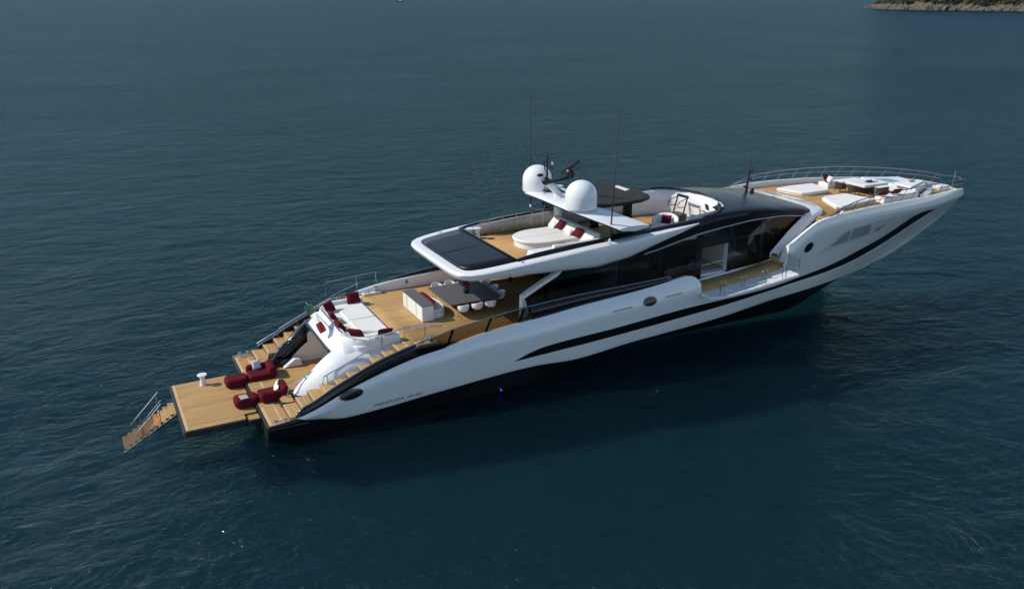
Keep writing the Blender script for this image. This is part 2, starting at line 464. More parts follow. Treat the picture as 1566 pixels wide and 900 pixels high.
def hs(X, s, side=1, off=0.0):
    """point on the hull side: s 0 chine, 1 knuckle, 2 gunwale"""
    def raw(X, s):
        ye, ze = CHY(X), CHZ(X); yk = BEAM(X); zg = GUN(X)
        dk = min(float(np.interp(X, [0, 6, 12, 22, 30, 34, 44, 50], [.25, .5, .8, .9, .55, .60, .6, .35])), (zg - ze) * .45)
        ins = float(np.interp(X, [0, 6, 12, 22, 30, 34, 44, 49, 50.1], [.03, .12, .28, .30, .10, .12, .14, .1, .01]))
        a = min(max(s, 0), 1); b = min(max(s - 1, 0), 1)
        f = float(np.interp(X, [0, 25, 38, 44, 50], [.7, .75, 1, 1.25, 1.1]))
        y = ye + (yk - ye) * a ** f - ins * b ** 1.6
        z = ze + (zg - dk - ze) * a + dk * b
        return Vector((X, y, z))
    p = raw(X, s)
    if off:
        e = 0.02
        a = raw(X + e, s) - raw(X - e, s); b = raw(X, min(2, s + e)) - raw(X, max(0, s - e))
        n = a.cross(b); n.normalize()
        if n.y < 0: n = -n
        p = p + n * off
    return Vector((p.x, side * p.y, p.z))
def hull_s(X, z):
    lo, hi = 0.0, 2.0
    for _ in range(30):
        m = (lo + hi) / 2
        if hs(X, m).z < z: lo = m
        else: hi = m
    return lo

yacht = empty('motor_yacht', (0, 0, 0), 0, 'long white and black motor yacht with teak decks, at anchor on the open sea', 'yacht')
def smax(X):
    """the bulwark drops to the side deck where the balcony folds down (starboard)"""
    if X <= 22.30 or X >= 29.28: return 2.0
    z = SIDE_DECK(X) - 0.02
    full = hull_s(X, z)
    if X < 23.15:
        t = (X - 22.30) / 0.85; return full + (2.0 - full) * math.sqrt(max(0, 1 - t * t))
    if X > 29.05:
        t = (X - 29.05) / 0.23; return full + (2.0 - full) * t
    return full
stations = sorted(set([round(x, 3) for x in rng(0, 22.2, 46) + rng(22.3, 23.15, 12) + rng(23.3, 29.0, 14) + rng(29.05, 29.28, 4) + rng(29.5, 46, 46) + rng(46.2, 49.2, 16) + rng(49.25, 49.65, 9)]))
mb = MB()
for side in (1, -1):
    rows = []
    for X in stations:
        top = smax(X) if side < 0 else 2.0
        ss = [0, .04, .12, .24, .38, .52, .66, .8, .9, 1.0, 1.08, 1.18, 1.3, 1.45, 1.6, 1.75, 1.88, 2.0]
        rows.append([hs(X, v * top / 2.0 if top < 2 else v, side) for v in ss])
    mb.grid(rows)
# transom face below the stern deck
tr = [hs(0, v, 1) for v in (0, .3, .6, .8)]
mb.add([(0, 4.1, .75), (0, 4.3, .86), (0, -4.3, .86), (0, -4.1, .75)], [(0, 1, 2, 3)], 1)
hull = mb.build('hull', ['white', 'boot_shade'], yacht, smooth=50)
# black bottom below the chine: boot paint aft, painted-in shade forward
mb = MB()
for side in (1, -1):
    rows = []
    for X in stations:
        if X > 42.3: break
        ye, ze = CHY(X), CHZ(X); zk = min(KEEL(X), ze - 0.01); rc = min(1, max(0, (X - 13) / 7))
        rows.append([(X, side * ye, ze), (X, side * ye * (.985 - .10 * rc), ze - 0.03 - .08 * rc), (X, side * ye * (.93 - .50 * rc), zk + (ze - zk) * (.55 + .24 * rc)), (X, side * ye * (.8 - .66 * rc), zk + (ze - zk) * (.22 + .12 * rc)), (X, 0, zk)])
    mb.grid(rows)
mb.add([(0, 4.1, .75), (0, 3.4, -.6), (0, 0, -1), (0, -3.4, -.6), (0, -4.1, .75)], [(0, 1, 2, 3, 4)])
mb.build('hull_bottom', 'boot_shade', yacht, smooth=50)
# black quarter at the stern below the tip of the white side
mb = MB()
for side in (1, -1):
    rows = []
    for X in rng(0.0, 2.3, 24):
        up = 2.0 if X < 1.22 else max(0.02, 2.0 * (1 - (X - 1.22) / 0.95) ** 1.6 if X < 2.17 else 0.02)
        rows.append([hs(X, up * k / 8, side, 0.012) for k in range(9)])
    mb.grid(rows)
    # rounded black lip round the quarter
    mb.tube([(x, side * (BEAM(x) - .02), .78) for x in rng(0.02, 1.7, 12)] , .07)
mb.tube([(0.0, y, .80) for y in rng(-4.25, 4.25, 5)], .06)
mb.build('stern_quarter', 'boot_shade', yacht, smooth=50)
# cap and inner face of the bulwark
mb = MB()
for side in (1, -1):
    rows = []
    seg = []
    for X in stations:
        if X < 8.0 or X > 49.3 or (side < 0 and 22.3 < X < 29.3):
            if len(seg) > 1: mb.grid(seg)
            seg = []; continue
        g = hs(X, 2, side); w = min(.16, abs(g.y) * .6)
        base = 3.2 if X < 14 else (SIDE_DECK(X) - .05 if X < 29.3 else 5.4 if X < 33 else GUN(X) - .45)
        base = min(base, g.z - .02)
        seg.append([g, (g.x, g.y - side * w * .5, g.z + .02), (g.x, g.y - side * w, g.z), (g.x, g.y - side * (w + .02), base)])
    if len(seg) > 1: mb.grid(seg)
for X in (22.32,):                                         # closed ends of the bulwark at the balcony
    g = hs(X, 2, -1); zb = SIDE_DECK(X)
    h0 = hs(X, hull_s(X, zb), -1)
    mb.add([g, (X, g.y + .18, g.z), (X, g.y + .18, zb), h0], [(0, 1, 2, 3)])
# thick rounded end of the forward bulwark beside the steps
rows = []
for X in rng(29.29, 30.7, 8):
    g = hs(X, 2, -1); yi = -4.32 - .25 * max(0, (X - 29.9) / .8) ** 1.5
    rows.append([(X, g.y + .02, g.z), (X, (g.y + yi) / 2, g.z - .02), (X, yi - .04, g.z - .06), (X, yi + .02, g.z - .14), (X, yi + .42, 4.2)])
mb.grid(rows)
s0_ = hull_s(29.29, 4.2)
mb.add([hs(29.29, s0_ + (2 - s0_) * k / 10, -1) for k in range(11)] + [Vector(p) for p in rows[0][1:]], [tuple(range(15))])
mb.build('bulwark', 'white', yacht, smooth=50)

# black stripe along the topsides, lower lip and styling line, both sides
UP = [(11.9, 1.67), (12.6, 1.96), (13.7, 2.2), (17.65, 2.42), (23.1, 2.73), (28.25, 2.78), (31.4, 2.93), (34.4, 3.18), (37.45, 3.7), (39.65, 4.3), (40.85, 5.02), (41.45, 5.34), (42.3, 5.47), (44.15, 5.30)]
LO = [(11.9, 1.67), (14.6, 1.80), (16.4, 1.88), (23.25, 2.24), (30.35, 2.60), (35.95, 2.68), (38.85, 3.00), (41.4, 3.66), (42.6, 4.34), (44.15, 5.29)]
fu, fl = P(UP), P(LO)
mb = MB()
for side in (1, -1):
    rows = []
    for X in rng(11.9, 44.15, 90):
        a, b = hull_s(X, fl(X)), hull_s(X, fu(X))
        rows.append([hs(X, a + (b - a) * k / 6, side, 0.010) for k in range(7)])
    mb.grid(rows)
mb.build('hull_stripe', 'stripe', yacht, smooth=50)
mb = MB()
for side in (1, -1):
    mb.tube([hs(X, hull_s(X, fl(X) - .03), side, .012) for X in rng(14.6, 43.8, 60)], .022, 6)
mb.build('rubbing_strake', 'white', yacht)
mb = MB()
for side in (1, -1):
    mb.tube([hs(X, 1.02, side, .004) for X in rng(29.9, 44.4, 40)], .014, 6)
mb.build('styling_line', 'mesh_light', yacht)

def patch(name, poly, mat, off=.012, sides=(-1, 1), n=14, parent=yacht, thick=0.0):
    """outline in (X, z) laid on the hull side as a filled surface"""
    xs = [p[0] for p in poly]
    obs = []
    for side in sides:
        mb = MB(); rows = []
        for X in rng(min(xs) + 1e-3, max(xs) - 1e-3, n):
            zs = []
            for i in range(len(poly)):
                (x0, z0), (x1, z1) = poly[i], poly[(i + 1) % len(poly)]
                if (x0 - X) * (x1 - X) <= 0 and x0 != x1: zs.append(z0 + (z1 - z0) * (X - x0) / (x1 - x0))
            if not zs: continue
            a, b = hull_s(X, min(zs)), hull_s(X, max(zs))
            rows.append([hs(X, a + (b - a) * k / 5, side, off) for k in range(6)])
        mb.grid(rows)
        obs.append(mb.build(name, mat, parent, smooth=50))
    return obs
def oval(cx, cz, a, b, tilt=0, n=26):
    return [(cx + a * math.cos(t) * math.cos(tilt) - b * math.sin(t) * math.sin(tilt), cz + a * math.cos(t) * math.sin(tilt) + b * math.sin(t) * math.cos(tilt)) for t in [2 * math.pi * k / n for k in range(n)]]
for cx, cz, a, b, tl in ((3.70, 1.71, .52, .20, .12), (19.75, 3.56, .40, .21, .05), (30.95, 4.93, .34, .28, .1)):
    rims = patch('porthole', oval(cx, cz, a + .05, b + .05, tl), 'alu', .010, n=30)
    for side, rim in zip((-1, 1), rims):
        patch('porthole_glass', oval(cx, cz, a, b, tl), 'black', .018, (side,), 30, rim)
for x0, x1, z0, z1 in ((17.4, 18.7, 3.36, 3.44), (20.65, 21.85, 3.60, 3.70)):
    patch('hull_vent', [(x0, z0), (x0 + .08, z0 + .07), (x1, z1 + .04), (x1 - .1, z1 - .03)], 'alu', .012)
for poly in ([(33.0, 4.58), (34.05, 5.40), (34.42, 5.46), (34.62, 4.70)],
             [(34.72, 4.72), (34.66, 5.52), (36.25, 5.60), (36.72, 4.84)],
             [(37.15, 5.18), (38.15, 5.24), (37.62, 4.86), (37.25, 4.84)]):
    patch('bow_window', poly, 'mesh_grey', .016, n=24)
patch('window_surround', [(32.1, 4.20), (33.9, 5.50), (36.4, 5.68), (38.95, 5.78), (37.5, 4.74), (35.0, 4.52)], 'mesh_light', .009, n=40)

# name on the quarter
def lettering(name, txt, x0, z0, h, width, side, bold=False):
    cu = bpy.data.curves.new(name, 'FONT'); cu.body = txt; cu.size = 1.0; cu.shear = 0.25; cu.offset = 0.0
    tmp = bpy.data.objects.new('tmp_text', cu); COL.objects.link(tmp)
    dg = bpy.context.evaluated_depsgraph_get()
    me = bpy.data.meshes.new_from_object(tmp.evaluated_get(dg))
    bpy.data.objects.remove(tmp)
    vs = [v.co.copy() for v in me.vertices]
    w = max(v.x for v in vs)
    for v in me.vertices:
        X = x0 + v.co.x / w * width
        z = z0 + (X - x0) * 0.055 + v.co.y * h / 0.72
        v.co = hs(X, hull_s(X, z), side, 0.012)
    me.materials.clear(); me.materials.append(M['letter'])
    o = bpy.data.objects.new(name, me); COL.objects.link(o); o.parent = yacht
    return o
lettering('name_lettering', 'MANGUSTA', 4.75, .79, .15, 1.45, -1, True)
lettering('model_lettering', '165', 6.32, .885, .13, .34, -1)
lettering('model_lettering', 'REV', 6.74, .91, .13, .42, -1)

# underwater lamp at the starboard waterline
mb = MB(); mb.ell((11.4, -4.02, .05), (.05, .05, .05), 10, 6)
mb.build('underwater_lamp', 'blue_led', yacht)

# ------------------------------------------------------------------ stern: platform, stairs, garage
mb = MB()
mb.prism(rrect(-3.32, -0.62, -2.66, 2.66, .12), .38, .675)
mb.box((-.33, 0, .52), (.60, 4.2, .26))
for s in (1, -1): mb.prism(rrect(-.62, .0, s * 2.36 - .32, s * 2.36 + .32, .05), .40, .60)
plat = mb.build('swim_platform', 'rubber', yacht, bevel=.03)
mb = MB()
mb.prism([(-3.22, -2.56), (-.66, -2.56), (-.66, -2.06), (-.10, -2.06), (-.10, 2.06), (-.66, 2.06), (-.66, 2.56), (-3.22, 2.56)], .66, .69)
for s in (1, -1): mb.prism([(-.54, s * 2.36 - .24), (-.06, s * 2.36 - .24), (-.06, s * 2.36 + .24), (-.54, s * 2.36 + .24)], .59, .62)
mb.build('platform_planking', 'teak', plat)
mb = MB(); mb.box((-3.14, 0, .6935), (.10, 5.08, .006)); mb.box((-3.0, 1.0, .70), (.5, .025, .012)); mb.box((-3.0, -.55, .70), (.5, .025, .012))
mb.build('platform_margin', 'teak_edge', plat)
mb = MB(); mb.box((-.08, 0, .70), (.06, 4.1, .02)); mb.build('hinge_strip', 'rubber', plat)

# stern deck
mb = MB()
ys = [BEAM(x) - .12 for x in (0.06, 1.2, 3, 6.4)]
mb.prism([(0.06, -ys[0]), (1.2, -ys[1]), (2.2, -4.1), (6.4, -3.9), (6.4, 3.9), (2.2, 4.1), (1.2, ys[1]), (.06, ys[0])], .80, .88)
mb.build('stern_deck', 'teak', yacht)
mb = MB()
mb.prism([(.08, -4.1), (.20, -4.1), (.20, -2.2), (.62, -2.2), (.62, -3.8), (.70, -3.8), (.70, 3.8), (.62, 3.8), (.62, 2.2), (.20, 2.2), (.20, 4.1), (.08, 4.1), (.08, 2.15), (.60, 2.1), (.60, -2.1), (.08, -2.15)], .880, .888)
mb.build('deck_margin', 'teak_edge', yacht)

# mooring cleats on the quarters
for s in (1, -1):
    mb = MB()
    for dx in (.35, .75): mb.lathe([(.05, 0), (.05, .12), (.08, .14), (.08, .17), (0.02, .18)], (dx, s * 4.18, .95), 12)
    mb.tube([(.2, s * 4.18, 1.03), (.9, s * 4.18, 1.03)], .03)
    mb.build('mooring_cleat', 'steel', yacht)

# stairs up to the main deck, each side
NS = 10
for s in (1, -1):
    mb = MB(); noses = []
    for k in range(NS):
        x0 = .95 + k * .57; z1 = .88 + (k + 1) * .237
        yo = min(BEAM(x0) - .16, 4.3)
        x1 = x0 + .57
        yl, yh = sorted((s * (2.80 if k < 4 else 3.28), s * yo))
        mb.box(((x0 + x1) / 2 + .02, (yl + yh) / 2, z1 - .12), (.61, yh - yl, .236 - .004 * (k % 2)))
        me_ = MB(); noses.append(me_); me_.box((x0 + .05, (yl + yh) / 2, z1 + .002), (.09, yh - yl - .06, .012))
    st = mb.build('staircase', 'teak_y', yacht)
    for q in noses: q.build('step_nosing', 'teak_edge', st)
# rounded black foot block beside the lowest steps
for s in (1, -1):
    mb = MB(); mb.prism([(.88, s * 2.12), (1.15, s * 1.84), (1.58, s * 1.88), (1.58, s * 2.5), (1.58, s * 2.82), (1.2, s * 2.82), (.92, s * 2.66)], .882, 1.13)
    ft = mb.build('stair_foot', 'black', yacht, bevel=.04)
    mb = MB(); mb.prism([(.96, s * 2.16), (1.18, s * 1.92), (1.5, s * 1.95), (1.5, s * 2.74), (1.24, s * 2.74), (.99, s * 2.6)], 1.132, 1.145)
    mb.build('foot_planking', 'teak', ft)

# stern arms either side of the garage
prof = [(1.62, 1.30), (1.75, 1.48), (1.95, 1.70), (2.6, 2.26), (3.1, 2.68), (3.5, 2.95), (4.0, 3.12), (4.6, 3.18), (5.4, 3.24), (6.45, 3.36)]
for s in (1, -1):
    mb = MB()
    rows = []
    y0 = 2.10 if s > 0 else 2.02
    for x, z in prof:
        w = float(np.interp(x, [1.6, 1.9, 2.6, 3.4, 4.5, 6.5], [2.40, 2.62, 2.96, 3.24, 3.38, 3.42]))
        d = w - y0; h = min(.8, z - .95)
        rows.append([(x, s * y0, .9), (x, s * y0, z - .10), (x, s * (y0 + .03), z - .03), (x, s * (y0 + .09), z), (x, s * (y0 + d * .35), z - .04 * h), (x, s * (y0 + d * .62), z - .20 * h), (x, s * (y0 + d * .82), z - .46 * h), (x, s * (y0 + d * .95), z - .78 * h), (x, s * w, z - h), (x, s * (w + .02), .9)])
    mb.grid(rows, cap=True)
    arm = mb.build('stern_arm', 'white' if s < 0 else 'black', yacht, smooth=60)
    mb = MB(); mb.prism([(1.56, s * 1.99), (1.56, s * 2.46), (2.0, s * 2.72), (2.7, s * 3.04), (2.7, s * 1.99)], .884, 1.24); mb.build('arm_base', 'black', arm, bevel=.03)
    mb = MB()
    rows = []
    for x, z in [(1.66, 1.30), (1.9, 1.60), (2.6, 2.24), (3.1, 2.66), (3.42, 2.88)]:
        rows.append([(x, s * (y0 - .012), z - .04), (x, s * (y0 - .012), max(.9, z - .95))])
    mb.grid(rows)
    mb.build('hatch_jamb', 'black', arm, solid=.012, off=0)
mb = MB()
mb.grid([[(3.40, y, 2.86), (3.36, y, 2.98), (3.44, y, 3.06), (3.52, y, 2.98)] for y in (-2.04, 2.12)], closed=True, cap=True)
mb.build('hatch_lintel', 'black', yacht)
# white transom rising from the lintel to the back of the sofa
mb = MB()
rows = []
for x, z, w in ((3.44, 3.02, 2.2), (3.46, 3.09, 2.3), (3.52, 3.14, 2.4), (3.70, 3.22, 2.55), (3.86, 3.30, 2.66), (3.92, 3.42, 2.7), (4.02, 3.48, 2.75), (4.3, 3.48, 2.8), (5.2, 3.4, 2.9)):
    prof_ = [(w + .25, -.95), (w + .08, -.55), (w - .15, -.28), (w - .45, -.11), (w - .85, -.03)]
    rows.append([(x, -y, z + d) for y, d in prof_] + [(x, y, z) for y in rng(-w + 1.2, w - 1.2, 5)] + [(x, y, z + d) for y, d in prof_[::-1]])
mb.grid(rows)
mb.build('transom', 'white', yacht, smooth=50)
# garage interior
mb = MB()
mb.box((6.1, 0, 1.95), (.1, 4.1, 2.2)); mb.box((4.85, 0, 3.0), (2.3, 4.0, .1))
gar = mb.build('garage', 'offwhite', yacht)
mb = MB(); mb.grid([[(x, sg * (2.085 if sg > 0 else 2.005), z) for z in (.89, min(2.95, .89 + (x - 1.9) * .95))] for x in rng(2.05, 6.0, 12) for sg in (1,)]); mb.build('garage_lining', 'offwhite', gar)
mb = MB(); mb.box((6.03, -.45, 1.85), (.03, 1.1, 1.9)); mb.build('garage_door', 'wood_dark', gar)
mb = MB(); mb.prism_y([(2.0, .89), (3.0, .89), (2.9, 1.25), (2.6, 1.3)], 1.6, 2.0); mb.build('garage_bench', 'offwhite', gar, bevel=.05)

# swim ladder hanging off the platform
lad = empty('swim_ladder'); lad.parent = yacht
for k in range(10):
    t = k / 9; x = -3.48 - 2.1 * t; z = .46 - 1.22 * t
    mb = MB(); mb.box((x, .48, z), (.27, 1.28, .045)); mb.box((x + .12, .48, z - .07), (.03, 1.24, .12)); mb.build('tread', 'teak_wet' if k >= 3 else 'teak_y', lad)
for dy in (1.14, -.18):
    mb = MB()
    mb.tube([(-3.36, dy, .42), (-5.72, dy, -.92)], .055)
    mb.build('stringer', 'dark_metal', lad)
for yy in (1.16, -.20):
    mb = MB()
    mb.tube([(-3.95, yy, 1.12), (-5.3, yy, -.26)], .017)
    mb.tube([(-3.85, yy, .70), (-4.75, yy, -.22)], .012)
    mb.tube([(-4.05, yy, .08), (-4.05, yy, 1.02)], .018)
    mb.tube([(-4.85, yy, -.4), (-4.85, yy, .2)], .018)
    mb.build('handrail', 'steel', lad)

# ------------------------------------------------------------------ quarter panels and tinted glass bulwarks
RAIL = P([(1.2, 1.12), (1.35, 1.34), (2, 1.60), (2.93, 2.08), (3.88, 2.49), (4.83, 2.88), (5.4, 3.07), (6.8, 3.43), (7.9, 3.63), (8.8, 3.84), (10.8, 4.08), (12.5, 4.26), (14.3, 4.38), (16, 4.45), (19.1, 4.50), (21.5, 4.56)])
def railpt(X, t, side, dy=0.0):
    g = hs(X, 2, side); z = g.z + (max(RAIL(X), g.z + .02) - g.z) * t
    return Vector((X, g.y - side * (.05 + .10 * t + dy), z))
for s in (1, -1):
    XG, XE = (6.9, 12.95) if s < 0 else (12.6, 14.0)                                    # port glass looks black from inside: its dark look is painted on the panel
    mb = MB(); mb.grid([[railpt(X, t, s, -.03) for t in (0, .33, .66, 1)] for X in rng(1.2, XG, 30)])
    mb.build('quarter_panel', 'black', yacht, solid=.06, off=0, smooth=50)
    mb = MB(); mb.grid([[railpt(X, t, s) for t in (0, .5, 1)] for X in rng(XG, XE, 20)])
    gb = mb.build('glass_bulwark', 'railglass', yacht, smooth=50)
    mb = MB(); mb.grid([[railpt(X, t, s) for t in (0, .5, 1)] for X in rng(XE, 21.3, 26)])
    mb.build('side_fairing', 'black', yacht, solid=.05, off=0, smooth=50)
    for X in (8.45, 10.45, 12.25):
        mb = MB(); mb.box(railpt(X + .12, .5, s, .03), (.12, .04, 1.0))
        o = None
        a, b = railpt(X, 0.02, s, .03), railpt(X + .34, .97, s, .03)
        mb = MB(); mb.grid([[a + Vector((-.07, 0, 0)), b + Vector((-.07, 0, 0))], [a + Vector((.07, 0, 0)), b + Vector((.07, 0, 0))]])
        mb.build('glass_post', 'black', gb, solid=.04, off=0)
    mb = MB(); mb.tube([railpt(X, 1.0, s) + Vector((0, 0, .02)) for X in rng(1.3, 21.3, 60)], .035, 8)
    mb.build('bulwark_cap', 'alu', gb if False else yacht)
# white inner coaming along the port side of the cockpit
mb = MB()
rows = []
for X in rng(6.7, 13.5, 14):
    y = hs(X, 2).y - .22; zt = float(np.interp(X, [6.7, 7.6, 8.8, 11.7, 13.5], [3.45, 3.62, 3.78, 3.95, 4.0]))
    rows.append([(X, y + .12, zt - .1), (X, y + .08, zt), (X, y - .06, zt), (X, y - .10, zt - .06), (X, y - .12, 3.24)])
mb.grid(rows); mb.build('cockpit_coaming', 'white', yacht, smooth=60)
for X in (9.6, 12.6):
    mb = MB(); y = hs(X, 2).y - .345
    mb.ell((X, y, 3.6), (.1, .02, .1)); mb.build('speaker', 'alu', yacht)
# capstan and mooring gear where the sofa meets the port and starboard rails
for s in (1, -1):
    g = empty('mooring_winch'); g.parent = yacht
    mb = MB(); mb.prism(rrect(7.0, 8.1, s * 3.98 - .2, s * 3.98 + .2, .1), 3.255, 3.36); mb.build('winch_base', 'offwhite', g, bevel=.03)
    mb = MB(); mb.lathe([(.13, 0), (.13, .05), (.07, .10), (.07, .2), (.12, .25), (.12, .29), (.02, .30)], (7.75, s * 3.98, 3.36), 16); mb.build('winch_drum', 'steel', g)
    mb = MB(); mb.tube([(7.1, s * 3.96, 3.37), (7.25, s * 3.96, 3.48), (7.4, s * 3.96, 3.37)], .035); mb.build('fairlead', 'steel', g)

# ------------------------------------------------------------------ decks
def deck_strip(name, xs, half, z, mat, thick=.05, inner=None, parent=yacht):
    mb = MB(); rows = []
    for X in xs:
        zz = z(X) if callable(z) else z
        h = half(X) if callable(half) else half
        rows.append([(X, -h, zz), (X, 0, zz), (X, h, zz)])
    mb.grid(rows)
    return mb.build(name, mat, parent, solid=thick, smooth=50)
main_deck = deck_strip('main_deck', rng(6.6, 17.2, 16), lambda X: hs(X, 2).y - .2, 3.25, 'teak')
mb = MB(); mb.prism(rrect(4.4, 6.58, -2.97, 2.97, .5), 2.4, 3.26); mb.build('sofa_plinth', 'white', yacht, bevel=.03)
mb = MB(); mb.box((6.66, 0, 3.256), (.12, 7.6, .006)); mb.build('deck_margin', 'teak_edge', yacht)
# side decks from the saloon to the forward steps
for s in (1, -1):
    mb = MB(); mb.grid([[(X, s * 2.9, SIDE_DECK(X)), (X, s * (hs(X, hull_s(X, SIDE_DECK(X))).y - (.02 if s < 0 else .2)), SIDE_DECK(X))] for X in rng(16.5, 30.2, 24)])
    mb.build('side_deck', 'teak', yacht, solid=.04)
    mb = MB()
    for k in range(9):
        x0 = 29.45 + k * .36; z0 = SIDE_DECK(29.4)
        z1 = z0 + (k + 1) * .245
        yo = hs(min(x0, 33), 2).y - .2
        yl, yh = sorted((s * 3.0, s * yo))
        mb.box((x0 + .19, (yl + yh) / 2, z1 - .13), (.39, yh - yl, .258 - .004 * (k % 2)))
    sst = mb.build('side_steps', 'teak_y', yacht)
    for k in range(9):
        mb = MB()
        x0 = 29.45 + k * .36; z1 = SIDE_DECK(29.4) + (k + 1) * .245
        yo = hs(min(x0, 33), 2).y - .2; yl, yh = sorted((s * 3.02, s * yo))
        mb.box((x0 + .03, (yl + yh) / 2, z1 + .003), (.07, yh - yl - .04, .010))
        mb.build('step_nosing', 'white', sst)
FZ = lambda X: GUN(max(X, 34)) - .34
foredeck = deck_strip('foredeck', rng(32.4, 49.2, 26), lambda X: max(.12, hs(X, 2).y - .19), FZ, 'teak')

# ------------------------------------------------------------------ fold-down balcony
bal = empty('balcony'); bal.parent = yacht
def balz(X): return SIDE_DECK(X) - .03
mb = MB(); rows = []
for X in rng(23.1, 29.15, 10):
    y0 = hs(X, hull_s(X, balz(X)), -1).y - .02
    out = 5.72 - .25 * (1 - min(1, (X - 23.1) / .4))
    rows.append([(X, y0, balz(X)), (X, -out, balz(X) - .02), (X, -out - .03, balz(X) - .07), (X, -out, balz(X) - .14), (X, y0, balz(X) - .16)])
mb.grid(rows, closed=True, cap=True)
mb.build('balcony_panel', 'white', bal, smooth=40)
stan = []
for gx in (23.75, 25.2, 26.65, 28.1):
    for dx in (-.13, .13): stan.append(gx + dx)
for X in stan:
    z = balz(X) - .02
    mb = MB(); mb.tube([(X, -5.60, z), (X, -5.60, z + .78)], .026, 8); mb.ell((X, -5.60, z + .79), (.036, .036, .036), 8, 6); mb.build('stanchion', 'steel', bal)
for i in range(len(stan) + 1):
    xa = stan[i - 1] if i > 0 else 23.2
    xb = stan[i] if i < len(stan) else 29.0
    if xb - xa < .5: continue
    mb = MB()
    for hh in (.70, .38):
        mb.tube([(xa + (xb - xa) * t, -5.60, balz(xa + (xb - xa) * t) + hh - .22 * (1 - (2 * t - 1) ** 2)) for t in rng(0, 1, 9)], .012, 6)
    mb.build('safety_rope', 'steel', bal)
mb = MB()
z = balz(29.1)
mb.tube([(29.1, -5.66, z), (29.1, -5.66, z + .95), (29.15, -4.75, z + .95), (29.15, -4.75, z)], .022)
for h in (.3, .62): mb.tube([(29.1, -5.66, z + h), (29.15, -4.75, z + h)], .012)
mb.build('end_rail', 'steel', bal)
mb = MB(); mb.add([(29.1, -5.62, z + .05), (29.1, -5.62, z + .92), (29.15, -4.78, z + .92), (29.15, -4.78, z + .05)], [(0, 1, 2, 3)]); mb.build('end_glass', 'clear', bal)

# ------------------------------------------------------------------ deckhouse: black windows, frames, door, interior
YG = 3.08
GTOP = P([(13.2, 5.2), (15.3, 5.42), (18.5, 5.50), (19.5, 5.55), (21.1, 5.72), (24, 6.20), (26.1, 6.44), (28.4, 6.58), (30.05, 6.58), (32.2, 6.30)])
GBOT = P([(13.2, 3.30), (22, 3.52), (24, 3.60), (26.4, 3.78), (29.15, 4.0), (29.8, 4.22), (30.42, 4.60), (31.2, 5.3), (32.3, 6.24)])
def gy(z): return YG - .02 + (z - 3.5) * -0.012
TRIM = P([(19.6, 5.62), (20.8, 5.79), (23.7, 6.32), (25.8, 6.55), (28, 6.69), (29.6, 6.68), (31.66, 6.43), (32.3, 6.36)])
house = empty('deckhouse'); house.parent = yacht
def pane(x0, x1, s, mat='win', zb=None, zt=None, inset=0.0, n=10, name='window'):
    mb = MB(); rows = []
    for X in rng(x0, x1, n):
        b = zb(X) if zb else GBOT(X); t = zt(X) if zt else GTOP(X)
        if t < b: t = b
        rows.append([(X, s * (gy(z) + inset), z) for z in (b, b + (t - b) * .5, t)])
    mb.grid(rows)
    return mb.build(name, mat, house, smooth=50)
TRANSOM = P([(18, 4.9), (21.5, 5.02), (24.1, 5.50), (26.2, 5.62), (28.6, 5.86), (32, 6.1)])
def rake_bot(X): return GBOT(X)
